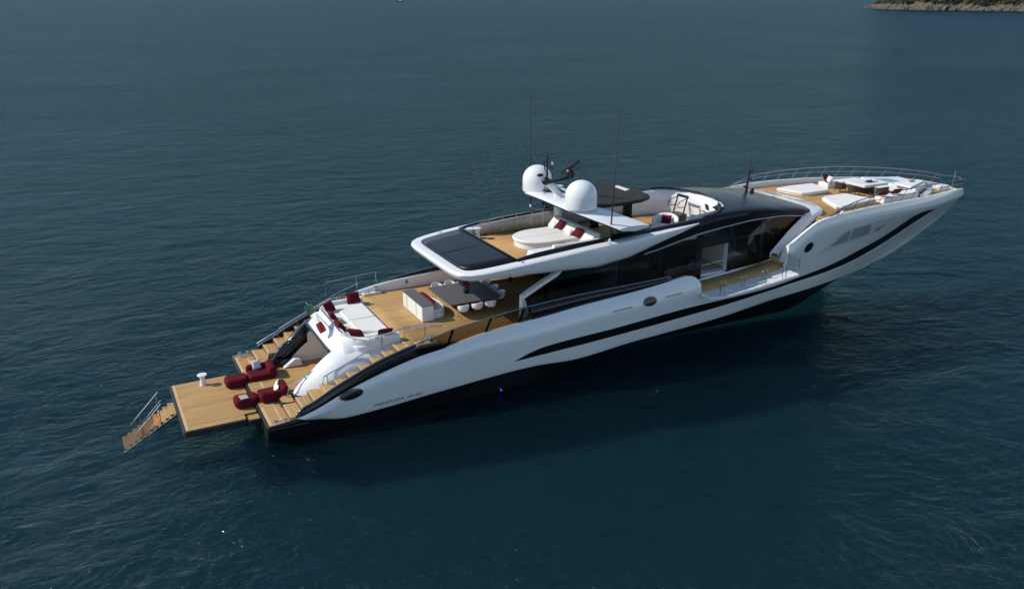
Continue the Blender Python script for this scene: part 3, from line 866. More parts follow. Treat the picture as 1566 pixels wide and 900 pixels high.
for s in (1, -1):
    # raked aft edge of the side glass, then the bays between the mullions
    mb = MB(); mb.add([(13.35, s * YG, 3.35), (13.15, s * YG, 4.25), (15.35, s * YG, 5.30), (15.6, s * YG, 5.6), (18.62, s * YG, 5.6), (18.72, s * YG, 3.45)], [(0, 1, 2, 3, 4, 5)])
    mb.build('window', 'win', house)
    pane(18.86, 21.36, s)
    pane(21.64, 23.94, s)
    pane(24.32, 26.2, s, zb=TRANSOM)
    if s > 0: pane(24.32, 26.2, s, zt=TRANSOM)
    pane(26.5, 28.5, s, zt=lambda X: TRANSOM(X) - .12); pane(26.5, 28.5, s, zb=TRANSOM)
    pane(28.75, 32.25, s, n=24)
    for x0, x1 in ((18.70, 18.88), (21.34, 21.66), (23.92, 24.34), (26.18, 26.52), (28.48, 28.77)):
        pane(x0, x1, s, 'black', inset=.03, n=3, name='mullion')
    pane(24.3, 28.5, s, 'black', zb=lambda X: TRANSOM(X) - .13, zt=TRANSOM, inset=.025, name='transom_bar')
    # silver trim over the glass
    mb = MB(); mb.tube([(X, s * float(np.interp(X, [19, 30.5, 31.7, 32.2], [3.36, 3.36, 3.26, 3.10])), TRIM(X)) for X in rng(20.2, 32.0, 50)], .035, 6); mb.build('window_trim', 'alu_light', house)
    # white sill and raked white band under the forward end of the glass
    mb = MB(); rows = []
    for X in rng(19, 32.6, 60):
        b = GBOT(X) if X < 32.3 else 6.24 + (X - 32.3) * 1.1
        w = float(np.interp(X, [19, 27, 28.6, 30, 31.2, 32.6], [.10, .14, .28, .44, .50, .46]))
        rows.append([(X, s * (gy(b) - .04), b + .01), (X, s * (gy(b) + .06), b), (X + w * .75, s * (gy(b) + .10), b - w * .45), (X + w * .75, s * (gy(b) + .02), b - w * .6)])
    mb.grid(rows); mb.build('window_sill', 'white', house, smooth=60)
    # raked white pillar at the aft end
    mb = MB()
    mb.grid([[(x - .14, s * (YG + dy), z + .12), (x + .10, s * (YG + dy), z - .02)] for dy in (.10, -.12) for (x, z) in [(13.22, 4.27)]] + [], closed=False)
    mb = MB()
    pts = [(13.12, 4.30), (14.2, 4.84), (15.1, 5.24), (15.35, 5.50)]
    mb.grid([[(x, s * (YG + .08), z - .02), (x - .06, s * (YG + .08), z + .16), (x - .06, s * (YG - .25), z + .16), (x, s * (YG - .25), z - .02)] for x, z in pts], closed=True, cap=True)
    mb.prism_y([(13.04, 4.46), (13.20, 4.26), (13.42, 3.52), (13.25, 3.26), (13.0, 3.27)], s * (YG - .25), s * (YG + .08))
    mb.build('aft_pillar', 'white', house, bevel=.02)
# inside of the saloon
mb = MB(); mb.grid([[(X, -2.98, SIDE_DECK(X) + .03), (X, 2.98, SIDE_DECK(X) + .03)] for X in rng(17.4, 31, 8)]); mb.build('saloon_floor', 'cream_fabric', house, solid=.03)
mb = MB(); mb.box((17.3, 0, 4.4), (.06, 6.1, 2.5)); mb.build('saloon_glass_doors', 'win', house)
mb = MB(); mb.box((26.75, -1.6, 4.75), (.12, 2.7, 2.1)); mb.box((26.36, -2.86, 4.7), (.25, .30, 1.75)); mb.build('saloon_bulkhead', 'white', house)
mb = MB(); mb.box((25.3, -2.70, 3.76), (1.85, .5, .12)); mb.build('door_sill', 'white', house)
mb = MB(); mb.prism(rrect(24.1, 25.0, -2.2, -1.4, .2), 3.7, 4.55); mb.build('saloon_armchair', 'dark_metal', house, bevel=.1)
mb = MB(); mb.box((20.5, -1.6, 3.85), (3.2, .9, .55)); mb.box((20.5, -1.2, 4.2), (3.2, .2, .5)); mb.box((28.0, -1.4, 4.2), (1.4, 1.2, .7)); mb.build('saloon_sofa', 'offwhite', house, bevel=.05)
mb = MB(); mb.box((29.9, 0, 5.2), (.1, 5.6, 1.3)); mb.build('dashboard', 'dark_metal', house)
mb = MB(); mb.tube([(24.45, -3.0, 4.35), (26.2, -3.0, 4.5)], .02); mb.build('door_rail', 'steel', house)
# black posts holding the overhang above the cockpit
for x, y in ((14.9, -2.2), (16.0, -1.6), (15.2, 2.4)):
    mb = MB(); mb.box((x, y, 4.5), (.14, .14, 2.5)); mb.build('cockpit_post', 'black', house)

# ------------------------------------------------------------------ upper deck: white overhang rim
OUT = [(9.42, 0), (9.42, 1.2), (9.43, 2.3), (9.50, 2.85), (9.68, 3.25), (10.05, 3.60), (10.7, 3.82), (11.6, 3.94), (13, 4.02), (15, 4.07), (17, 4.08), (19, 4.02), (21, 3.92), (22.4, 3.80), (23.5, 3.66)]
ZT = P([(9.4, 6.14), (10.5, 6.22), (12.8, 6.43), (17, 6.74), (21.4, 6.93), (23.5, 7.06)])
ZB = P([(9.4, 5.74), (12.8, 5.74), (17.2, 5.56), (18.4, 5.66), (19.8, 5.98), (21.6, 6.5), (23.5, 7.04)])
def rim_rows(side):
    rows = []
    n = len(OUT)
    for i, (x, y) in enumerate(OUT):
        a = OUT[max(0, i - 1)]; b = OUT[min(n - 1, i + 1)]
        tx, ty = b[0] - a[0], b[1] - a[1]; L = math.hypot(tx, ty)
        nx, ny = -ty / L, tx / L                                   # inward is towards the centreline and forward
        if i == 0: nx, ny = -1, 0
        ix, iy = -nx, -ny
        zt, zb = ZT(x), ZB(x); h = zt - zb
        tap = min(1, max(0, (23.5 - x) / 3.0))
        win = .50 * tap + .04; und = .36 * min(1, h / .5)
        q = lambda d, z: (x + ix * d, side * (y + iy * d), z)
        und *= max(.15, tap)
        rows.append([q(win + .06, zt - .06), q(win, zt + .005), q(.16 * tap, zt), q(.05 * tap, zt - .03 * tap), q(0, zt - min(.10, h * .3)), q(.03, zt - h * .45), q(und * .35, zb + h * .22), q(und * .75, zb + h * .04), q(und + .05, zb), q(und + .8 * tap, zb + .02)])
    return rows
mb = MB()
for s in (1, -1): mb.grid(rim_rows(s))
upper = mb.build('upper_deck_rim', 'white', yacht, smooth=40)
mb = MB(); rows = []
for X in rng(9.85, 18.6, 20):
    h = float(np.interp(X, [9.85, 10.2, 11, 13, 20.5], [2.6, 3.0, 3.3, 3.55, 3.5]))
    rows.append([(X, -h, ZB(X) + .03), (X, h, ZB(X) + .03)])
mb.grid(rows); mb.build('overhang_soffit', 'panel', yacht, solid=.03)
# dark panels on the aft end
mb = MB(); rows = []
for X in rng(9.98, 12.6, 12):
    h = float(np.interp(X, [9.98, 10.15, 10.5, 11.2, 12.6], [2.35, 2.75, 3.0, 3.17, 3.34]))
    rows.append([(X, y, ZT(X) + .02 + .03 * (1 - (y / 3.4) ** 2)) for y in rng(-h, h, 9)])
mb.grid(rows); ap = mb.build('aft_deck_panel', 'panel', yacht, solid=.08, smooth=50)
mb = MB(); mb.box((11.3, .03, ZT(11.3) + .056), (2.45, .03, .016), rot=Matrix.Rotation(-.085, 3, 'Y')); mb.build('panel_seam', 'black', ap)
mb = MB(); mb.box((12.62, 0, 6.42), (.07, 6.7, .16)); mb.build('panel_edge', 'black', ap)
mb = MB(); mb.box((12.6, 0, 6.15), (.05, 6.3, .42)); mb.build('deck_step', 'offwhite', yacht)
# small fittings on the rim
for x, y in ((12.75, -3.75), (11.5, 3.55)):
    mb = MB(); mb.ell((x, y, ZT(x) + .01), (.10, .06, .015)); mb.build('deck_filler', 'dark_metal', yacht)
mb = MB(); mb.ell((12.0, -3.9, 5.98), (.06, .05, .04)); mb.build('deck_lamp', 'steel', yacht)
# upper floor
mb = MB()
mb.grid([[(X, -h, 5.95), (X, 0, 5.95), (X, h, 5.95)] for X, h in [(12.6, 3.2), (15, 3.25), (18, 3.25), (19.5, 3.02), (24, 2.98), (25.4, 2.9), (26.2, 2.5), (26.7, 1.3), (26.8, .4)]])
mb.build('upper_floor', 'teak', yacht, solid=.06)
# black coaming inside the white rim
COAM = P([(12.6, 6.50), (13.7, 6.68), (17.2, 6.90), (20, 7.02), (23, 7.16), (24, 7.2)])
for s in (1, -1):
    mb = MB(); rows = []
    for X in rng(12.58, 24.0, 24):
        z = COAM(X); zr = ZT(min(X, 23.4))
        yo = float(np.interp(X, [12.5, 15, 19, 22, 24], [3.55, 3.60, 3.56, 3.5, 3.45]))
        rows.append([(X, s * (yo + .0), zr - .02), (X, s * (yo - .06), z - .03), (X, s * (yo - .12), z), (X, s * (yo - .24), z), (X, s * (yo - .28), z - .05), (X, s * (yo - .30), max(5.95, TRIM(max(X, 19.6)) + .12))])
    mb.grid(rows); cm = mb.build('upper_coaming', 'black', yacht, smooth=45)
    mb = MB(); mb.grid([[(X, s * (3.235 if X < 19.5 else 3.03), 5.96), (X, s * (3.225 if X < 19.5 else 3.03), COAM(X) - .10)] for X in rng(12.66, 23.9, 24)])
    mb.build('coaming_lining', 'grey_wall', cm, solid=.02)  # white wall in shadow, its shade put into the grey colour
# guard rail inside the port coaming
gr = empty('guard_rail'); gr.parent = yacht
mb = MB(); mb.tube([(X, 3.0, COAM(X) + .10 - .12 * max(0, (14.3 - X))) for X in rng(13.6, 19.4, 14)], .02, 8)
mb.tube([(14.2, 2.95, 6.60), (15.9, 2.95, 6.72), (16.9, 2.95, 6.78)], .014); mb.build('rail_tube', 'steel', gr)
for X in (13.7, 14.2, 15.05, 15.9, 16.9, 17.6, 18.4, 19.3):
    mb = MB(); mb.tube([(X, 2.97, 5.96), (X, 2.97, COAM(X) + .08)], .016, 8); mb.build('rail_post', 'steel', gr)
mb = MB(); mb.grid([[(X, 2.93, 5.98), (X, 2.93, 6.62 + (X - 14.2) * .06)] for X in rng(14.2, 16.9, 5)]); mb.build('rail_glass', 'clear', gr)

# ------------------------------------------------------------------ dark arched roof over the wheelhouse
RC = P([(22.0, 7.2), (24.0, 7.33), (26.7, 7.44), (28.5, 7.38), (30.0, 7.22), (31.5, 6.98), (32.35, 6.80), (32.75, 6.70)])
def yin(X):
    if X >= 26.95: return 0.0
    return float(np.interp(X, [24.4, 25.0, 25.6, 26.2, 26.6, 26.85, 26.95], [3.02, 2.98, 2.85, 2.45, 1.75, .8, .02]))
mb = MB()
xs = rng(19.6, 24.2, 10) + rng(24.5, 26.9, 14) + [26.96] + rng(27.2, 32.0, 18) + [32.25, 32.5, 32.7, 32.78]
for s in (1, -1):
    rows = []
    for X in xs:
        y0 = yin(X) if X > 24.4 else 3.02
        ye = float(np.interp(X, [19.6, 30.5, 31.6, 32.25, 32.6, 32.78], [3.30, 3.30, 3.22, 2.95, 2.4, 1.2]))
        y0 = min(y0, ye - .02)
        zc = RC(X) if X > 24.2 else COAM(X) + .02
        zs = float(np.interp(X, [19.6, 20.8, 23.7, 25.8, 28, 29.6, 31.66, 32.3, 32.78], [5.62, 5.80, 6.33, 6.56, 6.70, 6.69, 6.44, 6.48, 6.62]))
        sh = float(np.interp(X, [19, 26, 30, 32.7], [.10, .16, .22, .05]))
        row = []
        for t in rng(0, 1, 7):
            y = y0 + (ye - .20 - y0) * t
            row.append((X, s * y, zc - sh * (y / 3.3) ** 2))
        zed = zc - sh * ((ye - .2) / 3.3) ** 2
        row += [(X, s * (ye - .06), zed - .05), (X, s * (ye + .02), zed - (zed - zs) * .22), (X, s * (ye + .03), zed - (zed - zs) * .55), (X, s * (ye - .02), zs + .02), (X, s * (ye - .10), zs), (X, s * (ye - .32), zs + .02)]
        rows.append(row)
    mb.grid(rows)
roof = mb.build('wheelhouse_roof', 'roof', yacht, smooth=38)
# low windscreen round the well
mb = MB(); ring = [(25.3, -2.92), (25.9, -2.62), (26.35, -2.15), (26.72, -1.35), (26.9, -.45), (26.92, .45), (26.72, 1.35), (26.35, 2.15), (25.9, 2.62), (25.3, 2.92)]
mb.grid([[(x, y, RC(x) - .02), (x - .30, y * .97, RC(x) + .20)] for x, y in ring]); ws = mb.build('fly_windscreen', 'win', yacht, solid=.012, smooth=50)
for x, y in ring[1::2]:
    mb = MB(); mb.tube([(x, y, RC(x)), (x - .28, y * .97, RC(x) + .24)], .02, 6); mb.build('screen_stay', 'black', ws)
# white curved inner wall of the well
mb = MB(); rows = []
wr = [(23.2, 2.96), (24.2, 2.94), (24.9, 2.90), (25.5, 2.78), (26.1, 2.45), (26.5, 1.75), (26.76, .8), (26.82, 0)]
wr = wr + [(x, -y) for x, y in wr[-2::-1]]
for x, y in wr: rows.append([(x, y, 5.95), (x - .02, y * .995, 6.6), (x - .03, y * .99, RC(x) - .06), (x + .04, y * 1.01, RC(x) + .02)])
mb.grid(rows); mb.build('well_lining', 'white', yacht, smooth=50)

# white cowl wrapping the foot of the windscreen
mb = MB(); rows = []
path = [(29.75, 3.36, 4.42), (30.3, 3.40, 4.98), (30.9, 3.42, 5.55), (31.5, 3.42, 6.0), (32.1, 3.40, 6.42), (32.8, 3.30, 6.62), (33.35, 2.95, 6.63), (33.7, 2.3, 6.64), (33.9, 1.4, 6.65), (33.98, .5, 6.66), (34.0, 0, 6.66)]
full = path + [(x, -y, z) for x, y, z in path[-2::-1]]
for x, y, z in full:
    k = 1 if abs(y) > 3.25 else 0
    inx, iny = (x - 1.35, y * .86) if not k else (x - .42, y * .93)
    zi = z + (.10 if not k else .05)
    rows.append([(x + .03, y * 1.01, z - .32), (x, y, z - .06), (x - .06, y * .985, z), (inx, iny, zi), (inx, iny, zi - .3)])
mb.grid(rows); mb.build('windscreen_cowl', 'white', yacht, smooth=50)
mb = MB()
for y0, y1 in ((-1.9, -.2), (.1, 1.6)):
    mb.tube([(33.0, y0, 6.80), (32.85, (y0 + y1) / 2, 6.83), (32.95, y1, 6.82)], .014, 6); mb.tube([(33.3, y0 + .1, 6.78), (32.95, (y0 + y1) / 2, 6.82)], .012, 6)
mb.build('windscreen_wiper', 'dark_metal', yacht)

# ------------------------------------------------------------------ radar arch, domes, hardtop, mast
arch = empty('radar_arch'); arch.parent = yacht
WY = [0, 1.2, 2.3, 3.2, 4.0, 4.55]
WZ = [8.42, 8.41, 8.36, 8.17, 7.90, 7.66]
WA = [15.95, 15.95, 16.05, 16.55, 17.2, 17.75]
WF = [17.75, 17.72, 17.75, 18.3, 19.0, 19.55]
mb = MB(); rows = []
idx = [(-1, i) for i in range(5, 0, -1)] + [(1, i) for i in range(6)]
for s, i in idx:
    y, z, a, f = s * WY[i], WZ[i], WA[i], WF[i]
    rows.append([(a, y, z - .05), (a + .06, y, z), (a + .5, y, z + .05), ((a + f) / 2, y, z + .06), (f - .4, y, z + .04), (f, y, z - .02), (f - .05, y, z - .12), ((a + f) / 2, y, z - .22), (a + .1, y, z - .13)])
mb.grid(rows, closed=True, cap=True); wing = mb.build('arch_wing', 'white', arch, smooth=40)
mb = MB(); rows = []
for s, i in idx:
    y, z, a, f = s * WY[i], WZ[i], WA[i], WF[i]
    rows.append([(a + .03, y, z - .075), (a + .0, y, z - .13), ((a + f) / 2, y, z - .25), (f, y, z - .16), (f + .02, y, z - .05)])
mb.grid(rows); mb.build('arch_underside', 'black', arch, smooth=40)
for s in (1, -1):
    mb = MB(); mb.grid([[(18.0 + dx, s * y, z) for dx in (0, 1.35)] for y, z in ((3.36, 7.0), (3.7, 7.3), (4.1, 7.62))]); mb.build('arch_leg', 'black', arch, solid=.25, off=0)
    mb = MB()
    prof = [(.80, 0), (.82, .06), (.82, .62)] + [(.82 * math.cos(R(a)), .62 + .80 * math.sin(R(a))) for a in (12, 24, 36, 48, 60, 70, 78, 84, 88)] + [(.002, 1.42)]
    mb.lathe(prof, (16.85, s * 2.3, 8.36), 40); mb.build('satellite_dome', 'white', arch, smooth=60)
mb = MB(); mb.lathe([(.24, 0), (.24, 2.3), (.30, 2.4)], (18.5, 2.8, 5.95), 24); mb.build('arch_column', 'white', arch)
# hardtop
mb = MB()
ht = [(17.5, -2.45), (19.2, -2.5), (20.6, -2.35), (21.4, -1.95), (21.68, -1.5), (21.8, 0), (21.68, 1.5), (21.4, 1.95), (20.6, 2.35), (19.2, 2.5), (17.5, 2.45)]
mb.prism(ht, 8.22, 8.40); htop = mb.build('hardtop', 'bronze', yacht, bevel=.05)
mb = MB(); mb.prism([(21.0, -.25), (21.38, -.1), (21.38, 1.1), (21.05, .95)], 8.402, 8.425); mb.build('skylight', 'offwhite', htop)
for x, y in ((20.3, -1.5), (20.3, 1.7)):
    mb = MB(); mb.box((x, y, 7.1), (.5, .16, 2.28)); mb.build('hardtop_post', 'black', htop)
# mast on the arch
mast = empty('sensor_mast'); mast.parent = yacht
mb = MB(); mb.grid([[(16.9, .45, 8.5), (17.35, .45, 8.5), (17.35, .25, 8.5), (16.9, .25, 8.5)], [(16.15, .45, 9.25), (16.4, .45, 9.3), (16.4, .25, 9.3), (16.15, .25, 9.25)]], closed=True, cap=True); mb.build('mast_strut', 'white', mast)
mb = MB(); mb.grid([[(17.6, -.75, 8.5), (17.95, -.75, 8.5), (17.95, -.9, 8.5), (17.6, -.9, 8.5)], [(16.3, .1, 9.22), (16.5, .1, 9.25), (16.5, 0, 9.25), (16.3, 0, 9.22)]], closed=True, cap=True); mb.build('mast_strut', 'white', mast)
mb = MB(); mb.box((16.9, .05, 9.38), (1.7, .30, .14), rot=Matrix.Rotation(-.12, 3, 'Y')); mb.build('mast_beam', 'dark_metal', mast, bevel=.03)
mb = MB(); mb.ell((16.15, .1, 9.35), (.24, .22, .22), 12, 8); mb.ell((15.9, .3, 9.65), (.2, .14, .09), 12, 8); mb.build('searchlight', 'dark_metal', mast)
mb = MB(); mb.tube([(16.2, .1, 9.4), (16.22, .1, 10.75)], [.06, .035], 8); mb.tube([(16.1, .1, 9.9), (16.0, .1, 10.35), (16.1, .1, 10.5), (16.22, .1, 10.5)], .03); mb.tube([(16.35, .1, 9.9), (16.46, .1, 10.2), (16.35, .1, 10.4)], .03); mb.tube([(16.2, .1, 10.5), (16.75, -.1, 10.62)], .025); mb.build('mast_pole', 'dark_metal', mast)
mb = MB(); mb.ell((16.45, .0, 10.28), (.07, .07, .10), 8, 6); mb.build('camera_ball', 'white', mast)
mb = MB(); mb.tube([(16.25, .1, 10.7), (16.28, .1, 11.15)], .010, 6); mb.build('mast_whip', 'dark_metal', mast)
mb = MB(); mb.lathe([(.16, 0), (.24, .10), (.25, .35), (.18, .45), (.05, .48)], (17.55, 0, 9.42), 16); mb.build('radar_motor', 'dark_metal', mast)
mb = MB(); mb.box((17.55, 0, 10.0), (.16, .2, 1.9), rot=Matrix.Rotation(R(62), 3, 'X') @ Matrix.Rotation(R(18), 3, 'Z')); mb.build('radar_scanner', 'dark_metal', mast, bevel=.04)
for x, y, h in ((16.6, 1.0, .85), (17.4, -1.2, 1.25), (17.2, 1.3, 1.3)):
    mb = MB(); mb.tube([(x, y, 8.45), (x, y, 8.45 + h)], .014, 6); mb.ell((x, y, 8.45 + h), (.04, .04, .07), 8, 6); mb.lathe([(.05, 0), (.05, .03), (.01, .04)], (x, y, 8.45), 10); mb.build('gps_aerial', 'dark_metal', mast)
mb = MB(); mb.box((17.0, 1.3, 8.52), (.5, .35, .10)); mb.build('antenna_box', 'dark_metal', mast, bevel=.03)
# whip aerials
for s, top in ((1, (17.45, 4.2, 13.5)), (-1, (17.75, -4.2, 13.3))):
    mb = MB()
    b = Vector((17.45, s * 4.15, 7.02)); t = Vector(top)
    mb.tube([b, b + (t - b) * .42, b + (t - b) * .44, t], [.042, .036, .024, .014], 6)
    wa = mb.build('whip_aerial', 'dark_metal', yacht)
    mb = MB(); mb.lathe([(.06, 0), (.06, .10), (.035, .16)], (b.x, b.y, b.z - .06), 10); mb.build('aerial_foot', 'white', wa)
    mb = MB(); mb.tube([(17.45, s * 3.75, 6.92), (17.45, s * 4.15, 7.0)], .03, 6); mb.build('aerial_bracket', 'dark_metal', wa)
# signal mast on the wheelhouse roof
sm = empty('signal_mast'); sm.parent = yacht
mb = MB(); mb.tube([(31.0, 1.1, 6.95), (31.15, 1.1, 8.5)], [.09, .06], 8); mb.tube([(31.15, 1.1, 8.5), (31.2, 1.1, 9.35)], .02, 6); mb.build('mast_pole', 'dark_metal', sm)
mb = MB()
for z, d in ((8.3, .22), (7.8, .15), (7.4, -.18)): mb.box((31.1 + d, 1.1, z), (.28, .12, .12))
mb.build('signal_lamp', 'dark_metal', sm, bevel=.02)
mb = MB(); mb.lathe([(.12, 0), (.12, .22), (.06, .3)], (31.5, 1.1, 6.95), 12); mb.build('mast_horn', 'dark_metal', sm)

# ------------------------------------------------------------------ rails
def rail(name, top, posts, r=.022, mid=None, parent=yacht, mat='steel', pr=.016):
    mb = MB(); mb.tube(top, r, 8)
    if mid: mb.tube(mid, r * .65, 6)
    o = mb.build(name, mat, parent)
    for a, b in posts:
        m_ = MB(); m_.tube([a, b], pr, 6); m_.build('stanchion', mat, o)
    return o
# bow rails, each side
BR = P([(32.2, 6.55), (33.0, 6.88), (34.2, 7.18), (35.5, 7.30), (38, 7.36), (41, 7.30), (44, 7.12), (46.5, 6.88), (48.6, 6.55), (49.3, 6.35)])
for s in (1, -1):
    top = []; mid = []
    for X in rng(32.2, 48.9, 40):
        g = hs(X, 2, s); top.append((X + .25, g.y - s * .12, BR(X))); mid.append((X + .14, g.y - s * .11, (BR(X) + g.z) / 2 + .03))
    posts = []
    for X in [33.2 + 1.18 * k for k in range(14)]:
        g = hs(X, 2, s); posts.append(((X - .22, g.y - s * .08, g.z), (X + .30, g.y - s * .12, BR(X + .05))))
    rail('bow_rail', top, posts, .028, mid, mat='dark_metal' if s < 0 else 'steel', pr=.019)
mb = MB(); mb.tube([(48.7, .8, 6.5), (49.15, .55, 6.5), (49.4, 0, 6.48), (49.15, -.55, 6.5), (48.7, -.8, 6.5)], .02); mb.tube([(49.1, 0, 5.8), (49.25, 0, 6.9)], .02); mb.build('pulpit', 'steel', yacht)
# stern hand rails beside the stairs
for s in (1, -1):
    t1 = [(1.25, s * 2.12, .95), (1.45, s * 2.2, 1.66), (2.6, s * 2.2, 2.22), (4.0, s * 2.3, 2.86), (5.0, s * 2.7, 3.40), (5.8, s * 3.1, 3.74)]
    if s < 0: t1 += [(6.6, s * 3.4, 3.98), (7.4, s * 3.6, 4.08)]
    rail('stair_rail', t1, [((2.9, s * 2.3, 2.35), (2.9, s * 2.2, 2.36)), ((2.2, s * 2.3, 1.85), (2.2, s * 2.2, 2.04)), ((4.3, s * 2.5, 2.9), (4.3, s * 2.42, 3.03)), ((5.7, s * 3.05, 3.0), (5.7, s * 3.05, 3.7))], .036, pr=.026)
    t2 = [(2.3, s * 3.9, 1.60), (2.4, s * 3.9, 2.22), (4.0, s * 3.95, 2.90), (5.6, s * 3.95, 3.60), (6.8, s * 3.9, 4.0)]
    if s < 0:
        t2 = [(2.75, s * 3.08, 1.75), (2.85, s * 3.08, 2.22), (4.1, s * 3.12, 2.72), (5.1, s * 3.12, 3.12)]
        rail('hand_rail', t2, [((3.0, s * 3.1, 1.7), (3.0, s * 3.08, 2.26)), ((4.1, s * 3.12, 2.2), (4.1, s * 3.12, 2.70)), ((5.05, s * 3.12, 2.6), (5.05, s * 3.12, 3.1))], .030, pr=.026)
        rail('deck_rail', [(6.75, -3.2, 3.27), (6.75, -3.2, 3.98), (7.6, -3.7, 4.06), (8.5, -4.15, 4.08)], [((7.6, -3.7, 3.27), (7.6, -3.7, 4.06))], .030, pr=.024)
    else:
        rail('hand_rail', t2, [((3.4, 3.93, 2.1), (3.4, 3.93, 2.65)), ((5.0, 3.95, 2.8), (5.0, 3.95, 3.33))], .022)
        rail('deck_rail', [(5.15, 4.55, 3.3), (5.2, 4.6, 4.08), (6.6, 4.6, 4.17), (8.1, 4.6, 4.26)], [((6.9, 4.5, 3.45), (6.9, 4.6, 4.18)), ((8.0, 4.5, 3.7), (8.0, 4.6, 4.25))], .025)
        rail('quarter_rail', [(1.3, 4.4, 1.35)] + [(X, hs(X, 2).y - .06, RAIL(X) + .12) for X in rng(1.7, 6.2, 9)], [((X, hs(X, 2).y - .06, RAIL(X)), (X, hs(X, 2).y - .06, RAIL(X) + .12)) for X in (2.2, 3.4, 4.6, 5.8)], .035)

# ================================================================== loose things on board
def pillow_mesh(name, w, h, t, mat, parent=None):
    """a plump square cushion standing in its local XZ plane, lower edge at z 0"""
    mb = MB(); n = 11
    for sgn in (1, -1):
        rows = []
        for i in range(n):
            u = -1 + 2 * i / (n - 1); row = []
            for j in range(n):
                v = -1 + 2 * j / (n - 1)
                pin = 1 - .07 * (1 - u * u) * abs(v) ** 3
                pin2 = 1 - .07 * (1 - v * v) * abs(u) ** 3
                d = (1 - abs(u) ** 3.2) * (1 - abs(v) ** 3.2)
                row.append((u * w / 2 * pin2, sgn * t / 2 * max(0, d) ** .6, h / 2 + v * h / 2 * pin))
            rows.append(row)
        mb.grid(rows)
    return mb.build(name, mat, parent, smooth=60)
def pillow(loc, rz, lean, label, mat='burgundy', w=.55, h=.55, t=.2, group=None, name='pillow'):
    o = pillow_mesh(name, w, h, t, mat)
    o.location = loc
    o.rotation_euler = (R(lean), 0, R(rz))
    return tag(o, label, 'pillow', group)
def blob(mb, x0, x1, y0, y1, z0, z1, r=.12, mi=0):
    """soft cushion block"""
    c = ((x0 + x1) / 2, (y0 + y1) / 2, (z0 + z1) / 2)
    mb.prism(rrect(x0, x1, y0, y1, min(r, (x1 - x0) / 2 - .01, (y1 - y0) / 2 - .01)), z0, z1, mi)

# burgundy chaises on the swim platform
def chaise(side, label):
    t = empty('chaise_lounge', (0, side * 1.25, .69), 0, label, 'chaise lounge', 'burgundy chaises on the swim platform')
    b = side
    mb = MB(); blob(mb, -.92, .17, *sorted((-b * .50, b * .36)), .03, .46, .22); mb.build('footrest', 'burgundy', t, bevel=.15, seg=5)
    mb = MB(); blob(mb, .185, 1.42, *sorted((-b * .52, b * .40)), .20, .49, .16); mb.build('seat', 'burgundy', t, bevel=.11, seg=5)
    mb = MB(); blob(mb, .20, 1.40, *sorted((b * .34, b * .66)), .20, .70, .15); mb.build('armrest', 'burgundy', t, bevel=.14, seg=5)
    mb = MB(); blob(mb, 1.12, 1.52, *sorted((-b * .54, b * .62)), .20, .80, .18); mb.build('backrest', 'burgundy', t, bevel=.16, seg=4)
    for x, y in ((.3, -.35), (1.3, -.35), (.3, .45), (1.3, .45)):
        m_ = MB(); m_.lathe([(.03, 0), (.03, .05)], (x, b * y, .19 - .0), 8); m_.build('foot', 'dark_metal', t)
    return t
chaise(1, 'burgundy chaise lounge holding one white pillow, on the far side of the swim platform')
chaise(-1, 'burgundy chaise lounge with a grey towel on its footrest, nearer the starboard stairs')
pillow((.72, 1.50, 1.20), 12, -28, 'single white pillow leaning on the arm of the far burgundy chaise', 'white_fabric', .46, .46, .16)
pillow((.98, -1.05, 1.19), 70, 28, 'white pillow leaning on the backrest of the burgundy chaise with the towel', 'white_fabric', .46, .40, .14)
pillow((.90, -1.42, 1.19), 80, 34, 'white pillow by the arm of the burgundy chaise with the towel', 'white_fabric', .46, .36, .13)
mb = MB(); mb.box((-.48, -1.30, 1.175), (.36, .46, .03), rz=.1); tag(mb.build('towel', 'grey_fabric', bevel=.01), 'folded grey towel lying on the footrest of a burgundy chaise', 'towel')

# hourglass side tables
def side_table(loc, label, h=.52, r=.22):
    t = empty('side_table', loc, 0, label, 'side table', 'white hourglass side tables')
    mb = MB(); mb.lathe([(r * .72, 0), (r * .70, .02), (r * .52, h * .45), (r * .50, h * .6), (r * .66, h * .86), (r * .8, h * .93)], n=24); mb.build('base', 'white', t, smooth=60)
    mb = MB(); mb.lathe([(r * .96, h * .93), (r, h * .945), (r, h * .985), (r * .96, h)], n=28); mb.build('tabletop', 'white', t)
    return t
side_table((-1.83, 1.97, .69), 'white hourglass side table standing alone on the swim platform', .56, .23)
side_table((13.30, 2.62, 5.95), 'white hourglass side table beside the dark upper deck panel, nearer the sunbed', .62)
side_table((12.98, 2.86, 5.95), 'white hourglass side table half hidden by the dark upper deck panel edge', .58)

# ------------------------------------------------------------------ aft cockpit sofa and sunbed
sofa = empty('cockpit_sofa', (5.0, 0, 3.25), 0, 'white U-shaped sofa round a sunbed at the aft end of the main deck', 'sofa')
def upath(off, x0=4.08, xf=6.62, hw=3.0, r=1.25, n=10):
    """U outline open towards the bow, inset by off"""
    pts = [(xf, hw - off)]
    cx, cy = x0 + r, hw - r
    for k in range(n + 1):
        a = R(90 + 90 * k / n); pts.append((cx + (r - off) * math.cos(a), cy + (r - off) * math.sin(a)))
    pts += [(x, -y) for x, y in pts[::-1]]
    return pts
ox, oz = 5.0, 3.25
def usweep(offs_z, name, mat, xf=6.2, smooth=60):
    mb = MB(); paths = [upath(o, xf=xf) for o, z in offs_z]
    rows = [[(paths[j][i][0] - ox, paths[j][i][1], offs_z[j][1]) for j in range(len(offs_z))] for i in range(len(paths[0]))]
    mb.grid(rows, closed=True, cap=True)
    return mb.build(name, mat, sofa, smooth=smooth)
